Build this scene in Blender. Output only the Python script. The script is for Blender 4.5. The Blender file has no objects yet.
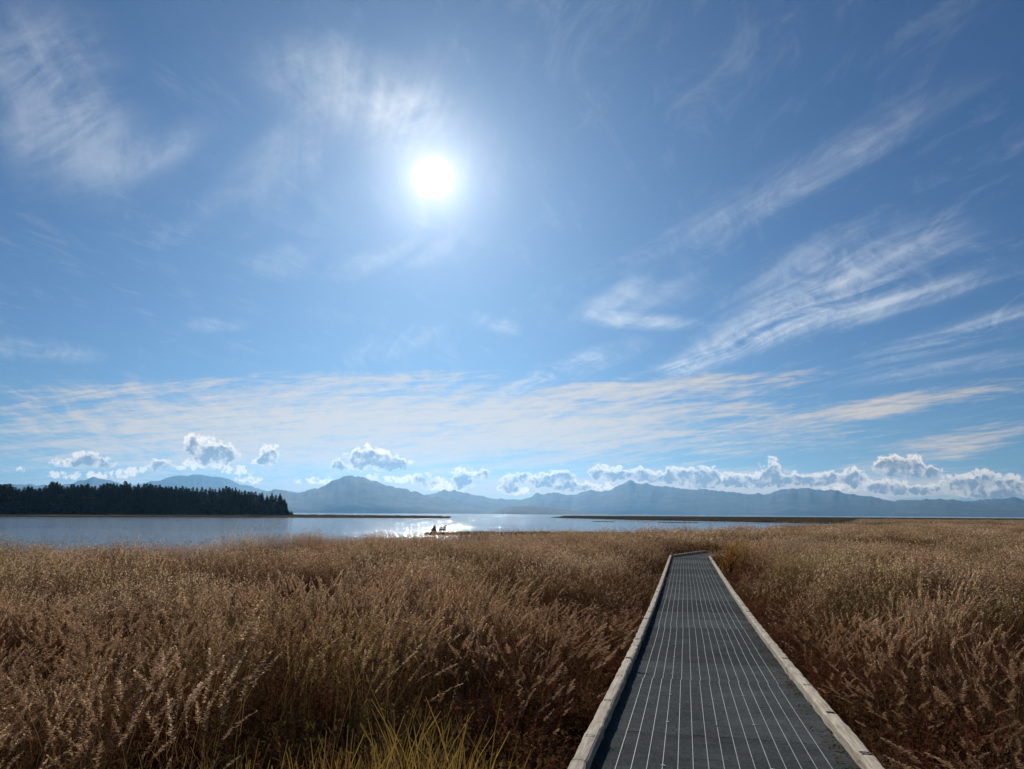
import bpy, math, random
import numpy as np
from mathutils import Vector, noise as mnoise

random.seed(7)
rng = np.random.default_rng(11)
scene = bpy.context.scene
col = scene.collection
R = math.radians

# ------------------------------------------------------------------ camera
CAM_Z = 1.98
PITCH = R(9.92)
ROLL = R(0.34)
F = 739.0
W, H = 1024, 769
cam_d = bpy.data.cameras.new('camera')
cam_d.sensor_width = 36
cam_d.lens = F / W * 36
cam_d.clip_start = 0.05
cam_d.clip_end = 60000
cam = bpy.data.objects.new('camera', cam_d)
col.objects.link(cam)
cam.location = (0, 0, CAM_Z)
from mathutils import Matrix
cam.rotation_mode = 'XYZ'
m = Matrix.Rotation(math.pi / 2 + PITCH, 3, 'X') @ Matrix.Rotation(ROLL, 3, 'Z')
cam.rotation_euler = m.to_euler()
scene.camera = cam
CM = m.copy()


def ray(px, py):
    v = Vector(((px - W / 2) / F, -(py - H / 2) / F, -1.0))
    return CM @ v


def uv_of(px, py):
    d = ray(px, py)
    return d.x / d.y, d.z / d.y


SUN = ray(433, 178).normalized()
SUN_EL = math.asin(SUN.z)
SUN_AZ = math.atan2(SUN.x, SUN.y)

# ------------------------------------------------------------------ helpers


class NT:
    def __init__(self, tree):
        self.t = tree
        self.n = tree.nodes
        self.l = tree.links

    def node(self, typ, **kw):
        n = self.n.new(typ)
        for k, v in kw.items():
            setattr(n, k, v)
        return n

    def put(self, sock, v):
        if isinstance(v, bpy.types.NodeSocket):
            self.l.new(v, sock)
        elif v is not None:
            sock.default_value = v

    def math(self, op, a, b=None, c=None, clamp=False):
        n = self.node('ShaderNodeMath', operation=op)
        n.use_clamp = clamp
        self.put(n.inputs[0], a)
        if b is not None:
            self.put(n.inputs[1], b)
        if c is not None:
            self.put(n.inputs[2], c)
        return n.outputs[0]

    def vmath(self, op, a, b=None):
        n = self.node('ShaderNodeVectorMath', operation=op)
        self.put(n.inputs[0], a)
        if b is not None:
            self.put(n.inputs[1], b)
        return n.outputs['Value'] if op in ('LENGTH', 'DOT_PRODUCT') else n.outputs['Vector']

    def smooth(self, v, a, b, lo=0.0, hi=1.0):
        n = self.node('ShaderNodeMapRange', interpolation_type='SMOOTHSTEP')
        self.put(n.inputs['Value'], v)
        n.inputs['From Min'].default_value = a
        n.inputs['From Max'].default_value = b
        n.inputs['To Min'].default_value = lo
        n.inputs['To Max'].default_value = hi
        return n.outputs['Result']

    def mix(self, fac, a, b, mode='MIX'):
        n = self.node('ShaderNodeMix', data_type='RGBA', blend_type=mode)
        self.put(n.inputs[0], fac)
        self.put(n.inputs[6], a if isinstance(a, bpy.types.NodeSocket) else (*a, 1))
        self.put(n.inputs[7], b if isinstance(b, bpy.types.NodeSocket) else (*b, 1))
        return n.outputs[2]

    def noise(self, vec, scale, detail=4, rough=0.5, dist=0.0):
        n = self.node('ShaderNodeTexNoise')
        self.put(n.inputs['Vector'], vec)
        n.inputs['Scale'].default_value = scale
        n.inputs['Detail'].default_value = detail
        n.inputs['Roughness'].default_value = rough
        n.inputs['Distortion'].default_value = dist
        return n

    def mapping(self, vec, loc=(0, 0, 0), rot=(0, 0, 0), sc=(1, 1, 1), typ='TEXTURE'):
        n = self.node('ShaderNodeMapping', vector_type=typ)
        self.put(n.inputs['Vector'], vec)
        n.inputs['Location'].default_value = loc
        n.inputs['Rotation'].default_value = rot
        n.inputs['Scale'].default_value = sc
        return n.outputs[0]

    def ramp(self, fac, stops):
        n = self.node('ShaderNodeValToRGB')
        self.put(n.inputs[0], fac)
        el = n.color_ramp.elements
        el[0].position, el[0].color = stops[0][0], (*stops[0][1], 1)
        el[1].position, el[1].color = stops[-1][0], (*stops[-1][1], 1)
        for p, c in stops[1:-1]:
            e = el.new(p)
            e.color = (*c, 1)
        return n.outputs[0]


def new_mat(name):
    m = bpy.data.materials.new(name)
    m.use_nodes = True
    t = m.node_tree
    for n in list(t.nodes):
        t.nodes.remove(n)
    g = NT(t)
    out = g.node('ShaderNodeOutputMaterial')
    return m, g, out


def principled(g, out, color, rough=0.7, bump=None, bump_d=0.01, bump_s=0.5, spec=0.5, metallic=0.0):
    b = g.node('ShaderNodeBsdfPrincipled')
    g.put(b.inputs['Base Color'], color if isinstance(color, bpy.types.NodeSocket) else (*color, 1))
    g.put(b.inputs['Roughness'], rough)
    g.put(b.inputs['Specular IOR Level'], spec)
    g.put(b.inputs['Metallic'], metallic)
    if bump is not None:
        bn = g.node('ShaderNodeBump')
        bn.inputs['Strength'].default_value = bump_s
        bn.inputs['Distance'].default_value = bump_d
        g.put(bn.inputs['Height'], bump)
        g.l.new(bn.outputs[0], b.inputs['Normal'])
    g.l.new(b.outputs[0], out.inputs[0])
    return b


class MB:
    """collects polygons with material indices and links them as ONE mesh object"""

    def __init__(self):
        self.v, self.f, self.m = [], [], []

    def face(self, pts, mi=0):
        b = len(self.v)
        self.v.extend([tuple(p) for p in pts])
        self.f.append(tuple(range(b, b + len(pts))))
        self.m.append(mi)

    def grid(self, rows, mi=0, close=False):
        b = len(self.v)
        n = len(rows[0])
        for r in rows:
            self.v.extend([tuple(p) for p in r])
        for i in range(len(rows) - 1):
            for j in range(n if close else n - 1):
                k = (j + 1) % n
                self.f.append((b + i * n + j, b + i * n + k, b + (i + 1) * n + k, b + (i + 1) * n + j))
                self.m.append(mi)

    def tube(self, pts, rad, sides=6, mi=0, cap=True):
        rows = []
        pts = [Vector(p) for p in pts]
        for i, p in enumerate(pts):
            t = (pts[min(i + 1, len(pts) - 1)] - pts[max(i - 1, 0)]).normalized()
            a = t.cross(Vector((0, 0, 1)) if abs(t.z) < 0.9 else Vector((1, 0, 0))).normalized()
            b = t.cross(a)
            r = rad[i] if hasattr(rad, '__len__') else rad
            rows.append([p + (a * math.cos(q) + b * math.sin(q)) * r for q in
                         [2 * math.pi * k / sides for k in range(sides)]])
        self.grid(rows, mi, close=True)
        if cap:
            self.face(rows[0][::-1], mi)
            self.face(rows[-1], mi)

    def mesh(self, name, mats, smooth=False):
        me = bpy.data.meshes.new(name)
        me.from_pydata(self.v, [], self.f)
        for m in mats:
            me.materials.append(m)
        me.polygons.foreach_set('material_index', self.m)
        if smooth:
            me.polygons.foreach_set('use_smooth', [True] * len(self.f))
        me.update()
        return me

    def build(self, name, mats, parent=None, smooth=False):
        if not isinstance(mats, (list, tuple)):
            mats = [mats]
        o = bpy.data.objects.new(name, self.mesh(name, mats, smooth))
        col.objects.link(o)
        if parent is not None:
            o.parent = parent
        return o


def tag(o, label=None, cat=None, group=None, kind=None):
    if label: o['label'] = label
    if cat: o['category'] = cat
    if group: o['group'] = group
    if kind: o['kind'] = kind
    return o


def empty(name, loc=(0, 0, 0)):
    o = bpy.data.objects.new(name, None)
    o.location = loc
    o.empty_display_size = 0.2
    col.objects.link(o)
    return o


# ------------------------------------------------------------------ world
world = bpy.data.worlds.new('World')
scene.world = world
world.use_nodes = True
t = world.node_tree
for n in list(t.nodes):
    t.nodes.remove(n)
g = NT(t)
out = g.node('ShaderNodeOutputWorld')
tc = g.node('ShaderNodeTexCoord')
D = tc.outputs['Generated']
sky = g.node('ShaderNodeTexSky', sky_type='NISHITA')
sky.sun_disc = False
sky.sun_elevation = SUN_EL
sky.sun_rotation = SUN_AZ
sky.altitude = 0
sky.air_density = 1.0
sky.dust_density = 0.35
sky.ozone_density = 2.2
SKY_S = 0.0505
base = g.vmath('SCALE', sky.outputs[0]); base.node.inputs['Scale'].default_value = SKY_S
base = g.mix(1.0, base, (0.46, 0.72, 1.06), 'MULTIPLY')
sep = g.node('ShaderNodeSeparateXYZ')
g.l.new(D, sep.inputs[0])
dx, dy, dz = sep.outputs
# sun and the bright air round it
dot = g.vmath('DOT_PRODUCT', D, tuple(SUN))
th = g.math('ARCCOSINE', g.math('MINIMUM', dot, 1.0))
core = g.smooth(th, 0.002, 0.031, 2.2, 0.0)
au1 = g.math('MULTIPLY', g.math('EXPONENT', g.math('MULTIPLY', th, -1 / 0.034)), 1.15)
au2 = g.math('MULTIPLY', g.math('EXPONENT', g.math('MULTIPLY', th, -1 / 0.11)), 0.21)
glow = g.math('ADD', g.math('ADD', core, au1), au2)
glowc = g.vmath('SCALE', (1.0, 0.99, 0.97)); g.put(glowc.node.inputs['Scale'], glow)
# sky chart: straight-line chart of the southern sky, u across, v up
inv = g.math('DIVIDE', 1.0, g.math('MAXIMUM', dy, 0.02))
U = g.math('MULTIPLY', dx, inv)
V = g.math('MULTIPLY', dz, inv)
uvn = g.node('ShaderNodeCombineXYZ')
g.put(uvn.inputs[0], U); g.put(uvn.inputs[1], V)
UV = uvn.outputs[0]
front = g.smooth(dy, 0.15, 0.4)


def blob(vec, px, py, hl, hw, ang, soft=True):
    c = uv_of(px, py)
    a = R(ang)
    e1 = uv_of(px + math.cos(a) * hl, py - math.sin(a) * hl)
    e2 = uv_of(px - math.sin(a) * hw, py - math.cos(a) * hw)
    l1 = math.hypot(e1[0] - c[0], e1[1] - c[1])
    l2 = math.hypot(e2[0] - c[0], e2[1] - c[1])
    an = math.atan2(e1[1] - c[1], e1[0] - c[0])
    mp = g.mapping(vec, (c[0], c[1], 0), (0, 0, an), (l1, l2, 1))
    return g.vmath('LENGTH', mp)


def later(vec, acc):
    """the same vector, evaluated only once acc is known (keeps the shader's working memory small)"""
    n = g.node('ShaderNodeVectorMath', operation='MULTIPLY_ADD')
    g.put(n.inputs[0], acc)
    n.inputs[1].default_value = (1e-9, 1e-9, 1e-9)
    g.put(n.inputs[2], vec)
    return n.outputs['Vector']


def blobs(vec, items, e0, e1, start=None, op='ADD', fs=(1.0, 1.0), sh=(0.0, 0.0), amp=1.0):
    acc = start
    v = vec
    for k, it in enumerate(items):
        px, py, hl, hw, an = it[:5]
        st = (it[5] if len(it) > 5 else 1.0) * amp
        if acc is not None and k % 5 == 0:
            v = later(vec, acc)
        L = blob(v, px + sh[0] * hl, py + sh[1] * hw, hl * fs[0], hw * fs[1], an)
        q_ = g.smooth(L, e0, e1, st, 0.0)
        acc = q_ if acc is None else g.math(op, acc, q_)
    return acc


# cirrus texture lives on a flat high layer
zp = g.math('ADD', g.math('MAXIMUM', dz, 0.0), 0.045)
q = g.node('ShaderNodeCombineXYZ')
g.put(q.inputs[0], g.math('DIVIDE', dx, zp)); g.put(q.inputs[1], g.math('DIVIDE', dy, zp))
Q = q.outputs[0]
warp = g.noise(Q, 0.5, 2, 0.5).outputs['Color']
wv = g.vmath('SUBTRACT', warp, (0.5, 0.5, 0.5))
wv = g.vmath('SCALE', wv); wv.node.inputs['Scale'].default_value = 0.9
Qw = g.vmath('ADD', Q, wv)
# streaks along azimuth -19 deg
Qr = g.mapping(Qw, (0, 0, 0), (0, 0, R(19)), (1.0 / 8.5, 1.0 / 0.75, 1.0), 'TEXTURE')
n1 = g.noise(Qr, 0.85, 7, 0.58, 0.2).outputs['Fac']
n2 = g.noise(g.mapping(Qw, (3, 1, 0), (0, 0, R(-14)), (1.0 / 4.2, 1.0 / 1.5, 1.0), 'TEXTURE'), 1.9, 9, 0.70, 0.8).outputs['Fac']
soft = [(45, 75, 100, 85, -60, .85), (85, 150, 95, 62, -10, .75), (160, 150, 70, 24, 25, .6), (350, 90, 120, 55, -20, .8), (395, 120, 70, 45, 20, .7), (260, 165, 100, 26, 45, .55), (430, 110, 60, 80, 0, .35)]
cirr = [(290, 170, 90, 24, 50, .42),
        (350, 85, 110, 40, -22, .7), (390, 110, 50, 30, 20, .5), (300, 262, 70, 18, 0, .5), (215, 325, 36, 8, 0, .7), (495, 323, 28, 9, -15, 1.2),
        (820, 162, 190, 24, 29, .5), (860, 270, 130, 42, 18, .85), (785, 318, 120, 24, 22, 1.1), (640, 302, 72, 16, 18, .4),
        (640, 321, 64, 9, -3, 1.2), (540, 378, 60, 9, 22, 1.2), (735, 345, 90, 14, 20, 1.0), (905, 300, 110, 14, 16, .9), (610, 300, 50, 12, 30, .7), (965, 333, 110, 14, 16, 1.1), (572, 367, 80, 14, 18, 1.1), (682, 367, 30, 7, 12, 1.2),
        (390, 345, 60, 14, 20, .7), (40, 350, 70, 12, -4, .7),
        (415, 255, 90, 16, 12, .5), (940, 368, 130, 10, 8, .6), (430, 190, 120, 70, 10, .3)]
M = blobs(UV, cirr, 0.15, 1.0, fs=(1.25, 1.35))
tex_hi = g.smooth(g.math('ADD', g.math('MULTIPLY', n1, 0.6), g.math('MULTIPLY', n2, 0.4)), 0.36, 0.66)
Ms = blobs(later(UV, M), soft, 0.1, 1.0, fs=(1.2, 1.2))
n3 = g.noise(g.mapping(UV, (7, 3, 0), (0, 0, R(25)), (1.0, 0.5, 1.0)), 6.0, 8, 0.66, 0.5).outputs['Fac']
tex_so = g.smooth(g.math('ADD', g.math('MULTIPLY', n3, 0.6), g.math('MULTIPLY', n1, 0.4)), 0.34, 0.64, 0.05, 0.72)
a_hi = g.math('ADD', g.math('MULTIPLY', g.math('MULTIPLY', M, tex_hi), 0.9), g.math('MULTIPLY', Ms, tex_so))
a_hi = g.math('MULTIPLY', a_hi, front)
faint = g.math('MULTIPLY', g.smooth(g.math('ADD', g.math('MULTIPLY', n2, 0.6), g.math('MULTIPLY', n1, 0.4)), 0.49, 0.74), 0.16)
a_hi = g.math('MINIMUM', g.math('ADD', g.math('MULTIPLY', a_hi, 0.62), faint), 0.85)
sky1 = g.mix(a_hi, base, (0.70, 0.74, 0.80))
sky1 = g.vmath('ADD', sky1, glowc)
bg_hi = g.node('ShaderNodeBackground'); g.put(bg_hi.inputs[0], sky1)

# low sky: cream cirrus sheet and the small cumulus over the mountains
Mb = blobs(UV, [(720, 486, 520, 20, 0, 1.0), (370, 432, 580, 60, 1, 0.92), (240, 392, 380, 24, 2, .55), (620, 392, 260, 20, 4, .7),
                                 (880, 407, 190, 16, 9, .75), (930, 452, 150, 24, 14, .6), (380, 480, 900, 30, 0, .45)], 0.25, 1.15, op='MAXIMUM')
UVs = g.mapping(UV, (0, 0, 0), (0, 0, R(3)), (1 / 6.0, 1 / 70.0, 1), 'TEXTURE')
nb = g.noise(UVs, 1.0, 8, 0.66, 0.9).outputs['Fac']
nf = g.noise(g.mapping(UV, (2, 1, 0), (0, 0, R(8)), (1 / 11.0, 1 / 150.0, 1), 'TEXTURE'), 1.0, 6, 0.65, 0.5).outputs['Fac']
mixn = g.math('ADD', g.math('ADD', g.math('MULTIPLY', nb, 0.4), g.math('MULTIPLY', n1, 0.2)), g.math('ADD', g.math('MULTIPLY', n2, 0.15), g.math('MULTIPLY', nf, 0.25)))
a_lo = g.smooth(g.math('ADD', Mb, g.math('MULTIPLY', g.math('SUBTRACT', mixn, 0.5), 4.4)), 0.10, 1.10)
a_lo = g.math('MULTIPLY', g.math('MULTIPLY', a_lo, g.smooth(Mb, 0.0, 0.25)), front)
sky2 = g.mix(g.math('MULTIPLY', a_lo, 0.93), g.mix(a_hi, base, (0.70, 0.74, 0.80)), (0.74, 0.615, 0.49))
# cumulus
cum = [(85, 459, 24, 8, 0), (62, 461, 16, 5, 0), (100, 463, 20, 7, 0), (60, 474, 22, 5, 0), (95, 476, 30, 5, 0), (130, 472, 26, 6, 5),
       (160, 465, 16, 7, 0), (184, 466, 18, 6, 0), (192, 444, 12, 11, 0), (206, 450, 19, 14, 0), (224, 452, 18, 12, -10), (212, 463, 30, 6, 0),
       (268, 455, 13, 13, 0), (262, 460, 14, 6, 0), (240, 470, 30, 6, 0), (250, 480, 20, 5, 0),
       (338, 465, 12, 7, 0), (362, 456, 18, 13, 0), (383, 459, 22, 11, -15), (400, 464, 16, 7, 0), (368, 466, 36, 6, 0),
       (304, 482, 13, 5, 0), (322, 480, 16, 6, 0), (378, 478, 26, 5, 0),
       (405, 480, 16, 6, 0), (424, 479, 16, 8, 0), (440, 481, 12, 6, 0), (463, 477, 17, 11, 0), (483, 473, 10, 8, 0), (450, 487, 34, 6, 0),
       (508, 484, 13, 10, 0), (522, 476, 12, 7, 0), (515, 491, 30, 6, 0), (545, 480, 22, 9, 0), (562, 476, 14, 7, 0), (570, 485, 30, 8, 0),
       (600, 472, 13, 9, 0), (618, 474, 18, 8, 0), (640, 473, 16, 7, 0), (684, 472, 32, 8, 0), (660, 478, 30, 8, 0), (600, 486, 30, 6, 0),
       (712, 474, 10, 8, 0), (700, 482, 32, 7, 0), (738, 481, 22, 10, 0), (771, 470, 14, 13, 0), (762, 480, 24, 9, 0), (790, 478, 22, 8, 0),
       (812, 479, 18, 8, 0), (830, 476, 14, 8, 0), (852, 476, 17, 10, 0), (840, 486, 34, 6, 0), (888, 466, 18, 11, 0), (906, 466, 28, 13, -4), (925, 470, 20, 9, 0),
       (880, 486, 34, 8, 0), (920, 489, 36, 8, 0), (960, 482, 22, 10, 0), (982, 479, 20, 11, 0), (1012, 484, 22, 11, 0), (990, 493, 36, 7, 0),
       (1050, 482, 30, 10, 0), (20, 470, 5, 4, 0), (-40, 470, 30, 10, 0)]
wn = g.noise(UV, 48, 5, 0.55)
wvv = g.vmath('SUBTRACT', wn.outputs['Color'], (0.5, 0.5, 0.5))
wvv = g.vmath('MULTIPLY', wvv, (0.022, 0.016, 0.0))
UVc = g.vmath('ADD', UV, wvv)
C = blobs(UVc, [(*q_, 0.5 if q_[3] <= 6 else (0.85 if q_[3] <= 8 else 1.0)) for q_ in cum], 0.0, 1.0, fs=(1.22, 1.32))
C2 = blobs(UVc, [q_ for q_ in cum if q_[3] >= 7], 0.0, 1.0, start=g.math('MULTIPLY', C, 0.30), fs=(1.12, 1.12), sh=(0.06, 0.34), amp=0.8)


def billow(scale, seed):
    v = g.node('ShaderNodeTexVoronoi', feature='SMOOTH_F1')
    v.voronoi_dimensions = '2D'
    g.put(v.inputs['Vector'], g.vmath('ADD', UVc, (seed, seed * .7, 0)))
    v.inputs['Scale'].default_value = scale
    v.inputs['Smoothness'].default_value = 0.25
    return g.math('SUBTRACT', 0.45, v.outputs['Distance'])


bl = g.math('ADD', g.math('MULTIPLY', billow(95, 1.3), 1.0), g.math('MULTIPLY', billow(210, 4.1), 0.55))
fine = g.math('MULTIPLY', g.math('SUBTRACT', g.noise(UV, 240, 4, 0.6).outputs['Fac'], 0.5), 0.35)
bl = g.math('ADD', bl, fine)
Cd = g.math('ADD', C, g.math('MULTIPLY', bl, g.smooth(C, 0.02, 0.30)))
ca = g.smooth(Cd, 0.10, 0.68)
ccore = g.smooth(g.math('ADD', C2, g.math('MULTIPLY', bl, 0.55)), 0.18, 0.80)
puff2 = g.noise(g.mapping(UV, (0.3, 0.1, 0)), 60, 4, 0.6).outputs['Fac']
ccore = g.math('MULTIPLY', ccore, g.smooth(puff2, 0.30, 0.55, 0.35, 1.0))
ccol = g.mix(ccore, (1.25, 1.04, 0.80), (0.20, 0.19, 0.185))
sky2 = g.mix(g.math('MULTIPLY', ca, g.math('MULTIPLY', front, 0.97)), sky2, ccol)
sky2 = g.vmath('ADD', sky2, glowc)
bg_lo = g.node('ShaderNodeBackground'); g.put(bg_lo.inputs[0], sky2)
lowm = g.smooth(V, 0.19, 0.235, 1.0, 0.0)
lowm = g.math('MULTIPLY', lowm, g.math('GREATER_THAN', dy, 0.1))
ms = g.node('ShaderNodeMixShader')
g.put(ms.inputs[0], lowm)
g.l.new(bg_hi.outputs[0], ms.inputs[1])
g.l.new(bg_lo.outputs[0], ms.inputs[2])
g.l.new(ms.outputs[0], out.inputs[0])
world.cycles.sampling_method = 'MANUAL'
world.cycles.sample_map_resolution = 1024

# ------------------------------------------------------------------ sun
sd = bpy.data.lights.new('sun', 'SUN')
sd.energy = 5.0
sd.angle = R(0.53)
sd.color = (1.0, 0.94, 0.86)
so = bpy.data.objects.new('sun', sd)
col.objects.link(so)
so.rotation_euler = SUN.to_track_quat('Z', 'Y').to_euler()

# ------------------------------------------------------------------ layout functions
WATER = -1.2


def px_of_u(u):
    return 512 + 750.0 * u


def u_of_px(px):
    return (px - 512) / 750.0


EDGE_PX = [-900, -200, 0, 150, 210, 300, 430, 520, 600, 700, 780, 835, 858, 880, 1400, 3000]
EDGE_D = [26, 33, 37, 38, 41, 44, 52, 59, 66, 76, 92, 125, 190, 1500, 1500, 1500]
STR_PX = [540, 560, 600, 640, 700, 800, 870, 1100, 1500]
STR_D = [720, 620, 520, 440, 405, 335, 285, 270, 260]


def sstep(x, a, b):
    t = np.clip((x - a) / (b - a), 0, 1)
    return t * t * (3 - 2 * t)


def vnoise(x, y, seed=0):
    """smooth value noise, numpy"""
    xi, yi = np.floor(x).astype(np.int64), np.floor(y).astype(np.int64)
    xf, yf = x - xi, y - yi
    xf, yf = xf * xf * (3 - 2 * xf), yf * yf * (3 - 2 * yf)

    def h(a, b):
        n = (a * 374761393 + b * 668265263 + seed * 1442695041) & 0xFFFFFFFF
        n = ((n ^ (n >> 13)) * 1274126177) & 0xFFFFFFFF
        n = (n ^ (n >> 16)) & 0xFFFF
        return n / 65535.0
    return (h(xi, yi) * (1 - xf) * (1 - yf) + h(xi + 1, yi) * xf * (1 - yf)
            + h(xi, yi + 1) * (1 - xf) * yf + h(xi + 1, yi + 1) * xf * yf)


def fbm(x, y, seed=0, oct=4):
    s, a, t = 0, 0.5, 0
    for i in range(oct):
        s = s + a * vnoise(x * 2 ** i, y * 2 ** i, seed + i * 17)
        t += a
        a *= 0.5
    return s / t


def land_edge(x, y):
    u = x / np.maximum(y, 0.02 * np.abs(x) + 0.01)
    px = 512 + 750 * u
    px = np.where(y <= 0, np.where(x > 0, 3000, -900), px)
    return np.interp(px, EDGE_PX, EDGE_D), px


def ground_z(x, y):
    x = np.asarray(x, float); y = np.asarray(y, float)
    d = np.hypot(x, y)
    E, px = land_edge(x, y)
    E = E * (1 + 0.08 * (fbm(x / 7, y / 7, 5) - 0.5))
    land = sstep(E - d, -1.5, 2.5)
    near = -0.62 + 0.25 * sstep(d, 14, 3) + 0.25 * (fbm(x / 9, y / 9, 3) - 0.5)
    z = -2.6 + (near + 2.6) * land
    # mud bar with the stumps
    w = fbm(x / 6, y / 6, 9)
    bar = sstep(px, 418, 428) * sstep(px, 760, 640) * sstep(d, 108 + 4 * w, 111 + 4 * w) * sstep(d, 128, 122)
    z = np.maximum(z, -2.6 + bar * (1.52 + 0.12 * w))
    # long low spit on the left
    s = sstep(px, 476, 440) * sstep(px, -900, -500) * sstep(d, 478, 500) * sstep(d, 800, 720)
    s = s * (0.75 + 0.25 * sstep(px, 476, 300))
    z = np.maximum(z, -2.6 + s * (2.15 + 0.5 * fbm(x / 30, y / 30, 2)))
    # island
    isl = sstep(px, 296, 268) * sstep(d, 548, 575) * sstep(d, 900, 800)
    z = np.maximum(z, -2.6 + isl * 3.6)
    # right marsh strip
    S = np.interp(px, STR_PX, STR_D) * (1 + 0.03 * (fbm(x / 25, y / 25, 21) - 0.5))
    st = sstep(px, 542, 575) * sstep(d, S - 4, S + 10) * sstep(d, 1700, 1400)
    z = np.maximum(z, -2.6 + st * (1.85 + 0.2 * fbm(x / 40, y / 40, 4)))
    # small mud patches
    for (p0, p1, d0, d1) in [(586, 622, 318, 336), (652, 706, 300, 318), (590, 640, 205, 212), (30, 46, 225, 232), (108, 128, 190, 196), (700, 716, 140, 144)]:
        pb = sstep(px, p0, p0 + 8) * sstep(px, p1, p1 - 8) * sstep(d, d0, d0 + 4) * sstep(d, d1, d1 - 4)
        z = np.maximum(z, -2.6 + pb * (1.50 + 0.1 * w))
    return z


# ------------------------------------------------------------------ boardwalk path
ZT = [(-6, 0.78), (0, 0.575), (5.03, 0.395), (8.5, 0.262), (12.23, 0.150), (18, 0.06), (26, 0.02), (37, 0.0), (80, 0.0)]


def walk_top(y):
    """level of the curb tops along the walk (smoothed)"""
    ys = [a for a, b in ZT]; zs = [b for a, b in ZT]
    return float(np.mean([np.interp(y + o, ys, zs) for o in (-1.2, -0.6, 0, 0.6, 1.2)]))


AZ = math.atan(0.2305)
P0 = Vector((0.225, 0.0, 0))
dir0 = Vector((math.sin(AZ), math.cos(AZ), 0))
END = P0 + dir0 * (37.6 / math.cos(AZ))
az1 = R(31); az2 = R(72)
B1 = END + Vector((math.sin(az1), math.cos(az1), 0)) * 5.6
B2 = B1 + Vector((math.sin(az2), math.cos(az2), 0)) * 22
LINE = [P0 + dir0 * -5.0, END, B1, B2]


def dist_walk(x, y):
    d = np.full(np.shape(x), 1e9)
    for a, b in zip(LINE[:-1], LINE[1:]):
        ab = b - a
        L2 = ab.x ** 2 + ab.y ** 2
        tt = np.clip(((x - a.x) * ab.x + (y - a.y) * ab.y) / L2, 0, 1)
        d = np.minimum(d, np.hypot(x - a.x - ab.x * tt, y - a.y - ab.y * tt))
    return d


# ------------------------------------------------------------------ materials
def mat_ground():
    m, g, o = new_mat('marsh_soil')
    geo = g.node('ShaderNodeNewGeometry')
    P = geo.outputs['Position']
    n = g.noise(P, 0.9, 6, 0.6).outputs['Fac']
    n2 = g.noise(P, 0.02, 5, 0.6).outputs['Fac']
    c1 = g.ramp(n, [(0.3, (0.055, 0.035, 0.02)), (0.7, (0.13, 0.085, 0.045))])
    c2 = g.ramp(n2, [(0.35, (0.09, 0.065, 0.035)), (0.5, (0.17, 0.12, 0.06)), (0.65, (0.09, 0.085, 0.04))])
    c = g.mix(0.5, c1, c2)
    sepn = g.node('ShaderNodeSeparateXYZ'); g.l.new(P, sepn.inputs[0])
    wet = g.smooth(sepn.outputs[2], -0.92, -0.65, 1.0, 0.0)
    c = g.mix(wet, c, (0.035, 0.03, 0.025))
    principled(g, o, c, g.math('SUBTRACT', 0.95, g.math('MULTIPLY', wet, 0.35)), n, 0.05, 0.6, 0.0)
    return m


def mat_water():
    m, g, o = new_mat('tidal_water')
    geo = g.node('ShaderNodeNewGeometry')
    P = geo.outputs['Position']
    a = g.noise(g.mapping(P, (0, 0, 0), (0, 0, R(12)), (0.5, 1.6, 1), 'POINT'), 0.9, 5, 0.6, 0.3).outputs['Fac']
    b = g.noise(g.mapping(P, (0, 0, 0), (0, 0, R(-8)), (0.35, 1.2, 1), 'POINT'), 0.16, 3, 0.5).outputs['Fac']
    c_ = g.noise(g.mapping(P, (4, 0, 0), (0, 0, R(30)), (0.9, 1.3, 1), 'POINT'), 1.1, 2, 0.5).outputs['Fac']
    h = g.math('ADD', g.math('MULTIPLY', a, 0.148), g.math('MULTIPLY', b, 0.14))
    h = g.math('ADD', h, g.smooth(c_, 0.60, 0.72, 0.0, 0.13))
    pr = principled(g, o, (0.24, 0.28, 0.31), 0.12, h, 1.0, 1.0, 0.5)
    pr.inputs['IOR'].default_value = 1.33
    # wind lanes change the fine roughness of the surface
    lane = g.noise(g.mapping(P, (0, 0, 0), (0, 0, R(5)), (0.004, 0.03, 1), 'POINT'), 1.0, 5, 0.6).outputs['Fac']
    g.put(pr.inputs['Roughness'], g.smooth(lane, 0.35, 0.65, 0.04, 0.08))
    return m


def mat_grass(name, stops, trans=0.4, rough=0.8, patch=None, noise_scale=0.22, gloss=0.0):
    """dry plant matter: colour differs from plant to plant, light shines through"""
    m, g, o = new_mat(name)
    geo = g.node('ShaderNodeNewGeometry')
    P = geo.outputs['Position']
    isl = geo.outputs['Random Per Island']
    oi = g.node('ShaderNodeObjectInfo').outputs['Random']
    big = g.noise(g.mapping(P, (0, 0, 0), (0, 0, 0), (1, 1, 0.0), 'POINT'), noise_scale, 3, 0.6).outputs['Fac']
    f = g.math('ADD', g.math('MULTIPLY', isl, 0.40), g.math('MULTIPLY', oi, 0.25))
    f = g.math('ADD', f, g.smooth(big, 0.3, 0.7, 0.0, 0.35))
    c = g.ramp(f, stops)
    if patch:
        for (seed, sc, lo, hi, pc, amt) in patch:
            pn = g.noise(g.mapping(P, (seed, seed * 2, 0), (0, 0, 0), (1, 1, 0.0), 'POINT'), sc, 3, 0.55).outputs['Fac']
            c = g.mix(g.smooth(pn, lo, hi, 0.0, amt), c, pc)
    d = g.node('ShaderNodeBsdfDiffuse'); g.put(d.inputs[0], c)
    tr = g.node('ShaderNodeBsdfTranslucent'); g.put(tr.inputs[0], c)
    mx = g.node('ShaderNodeMixShader'); mx.inputs[0].default_value = trans
    g.l.new(d.outputs[0], mx.inputs[1]); g.l.new(tr.outputs[0], mx.inputs[2])
    g.l.new(mx.outputs[0], o.inputs[0])
    return m


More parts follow.
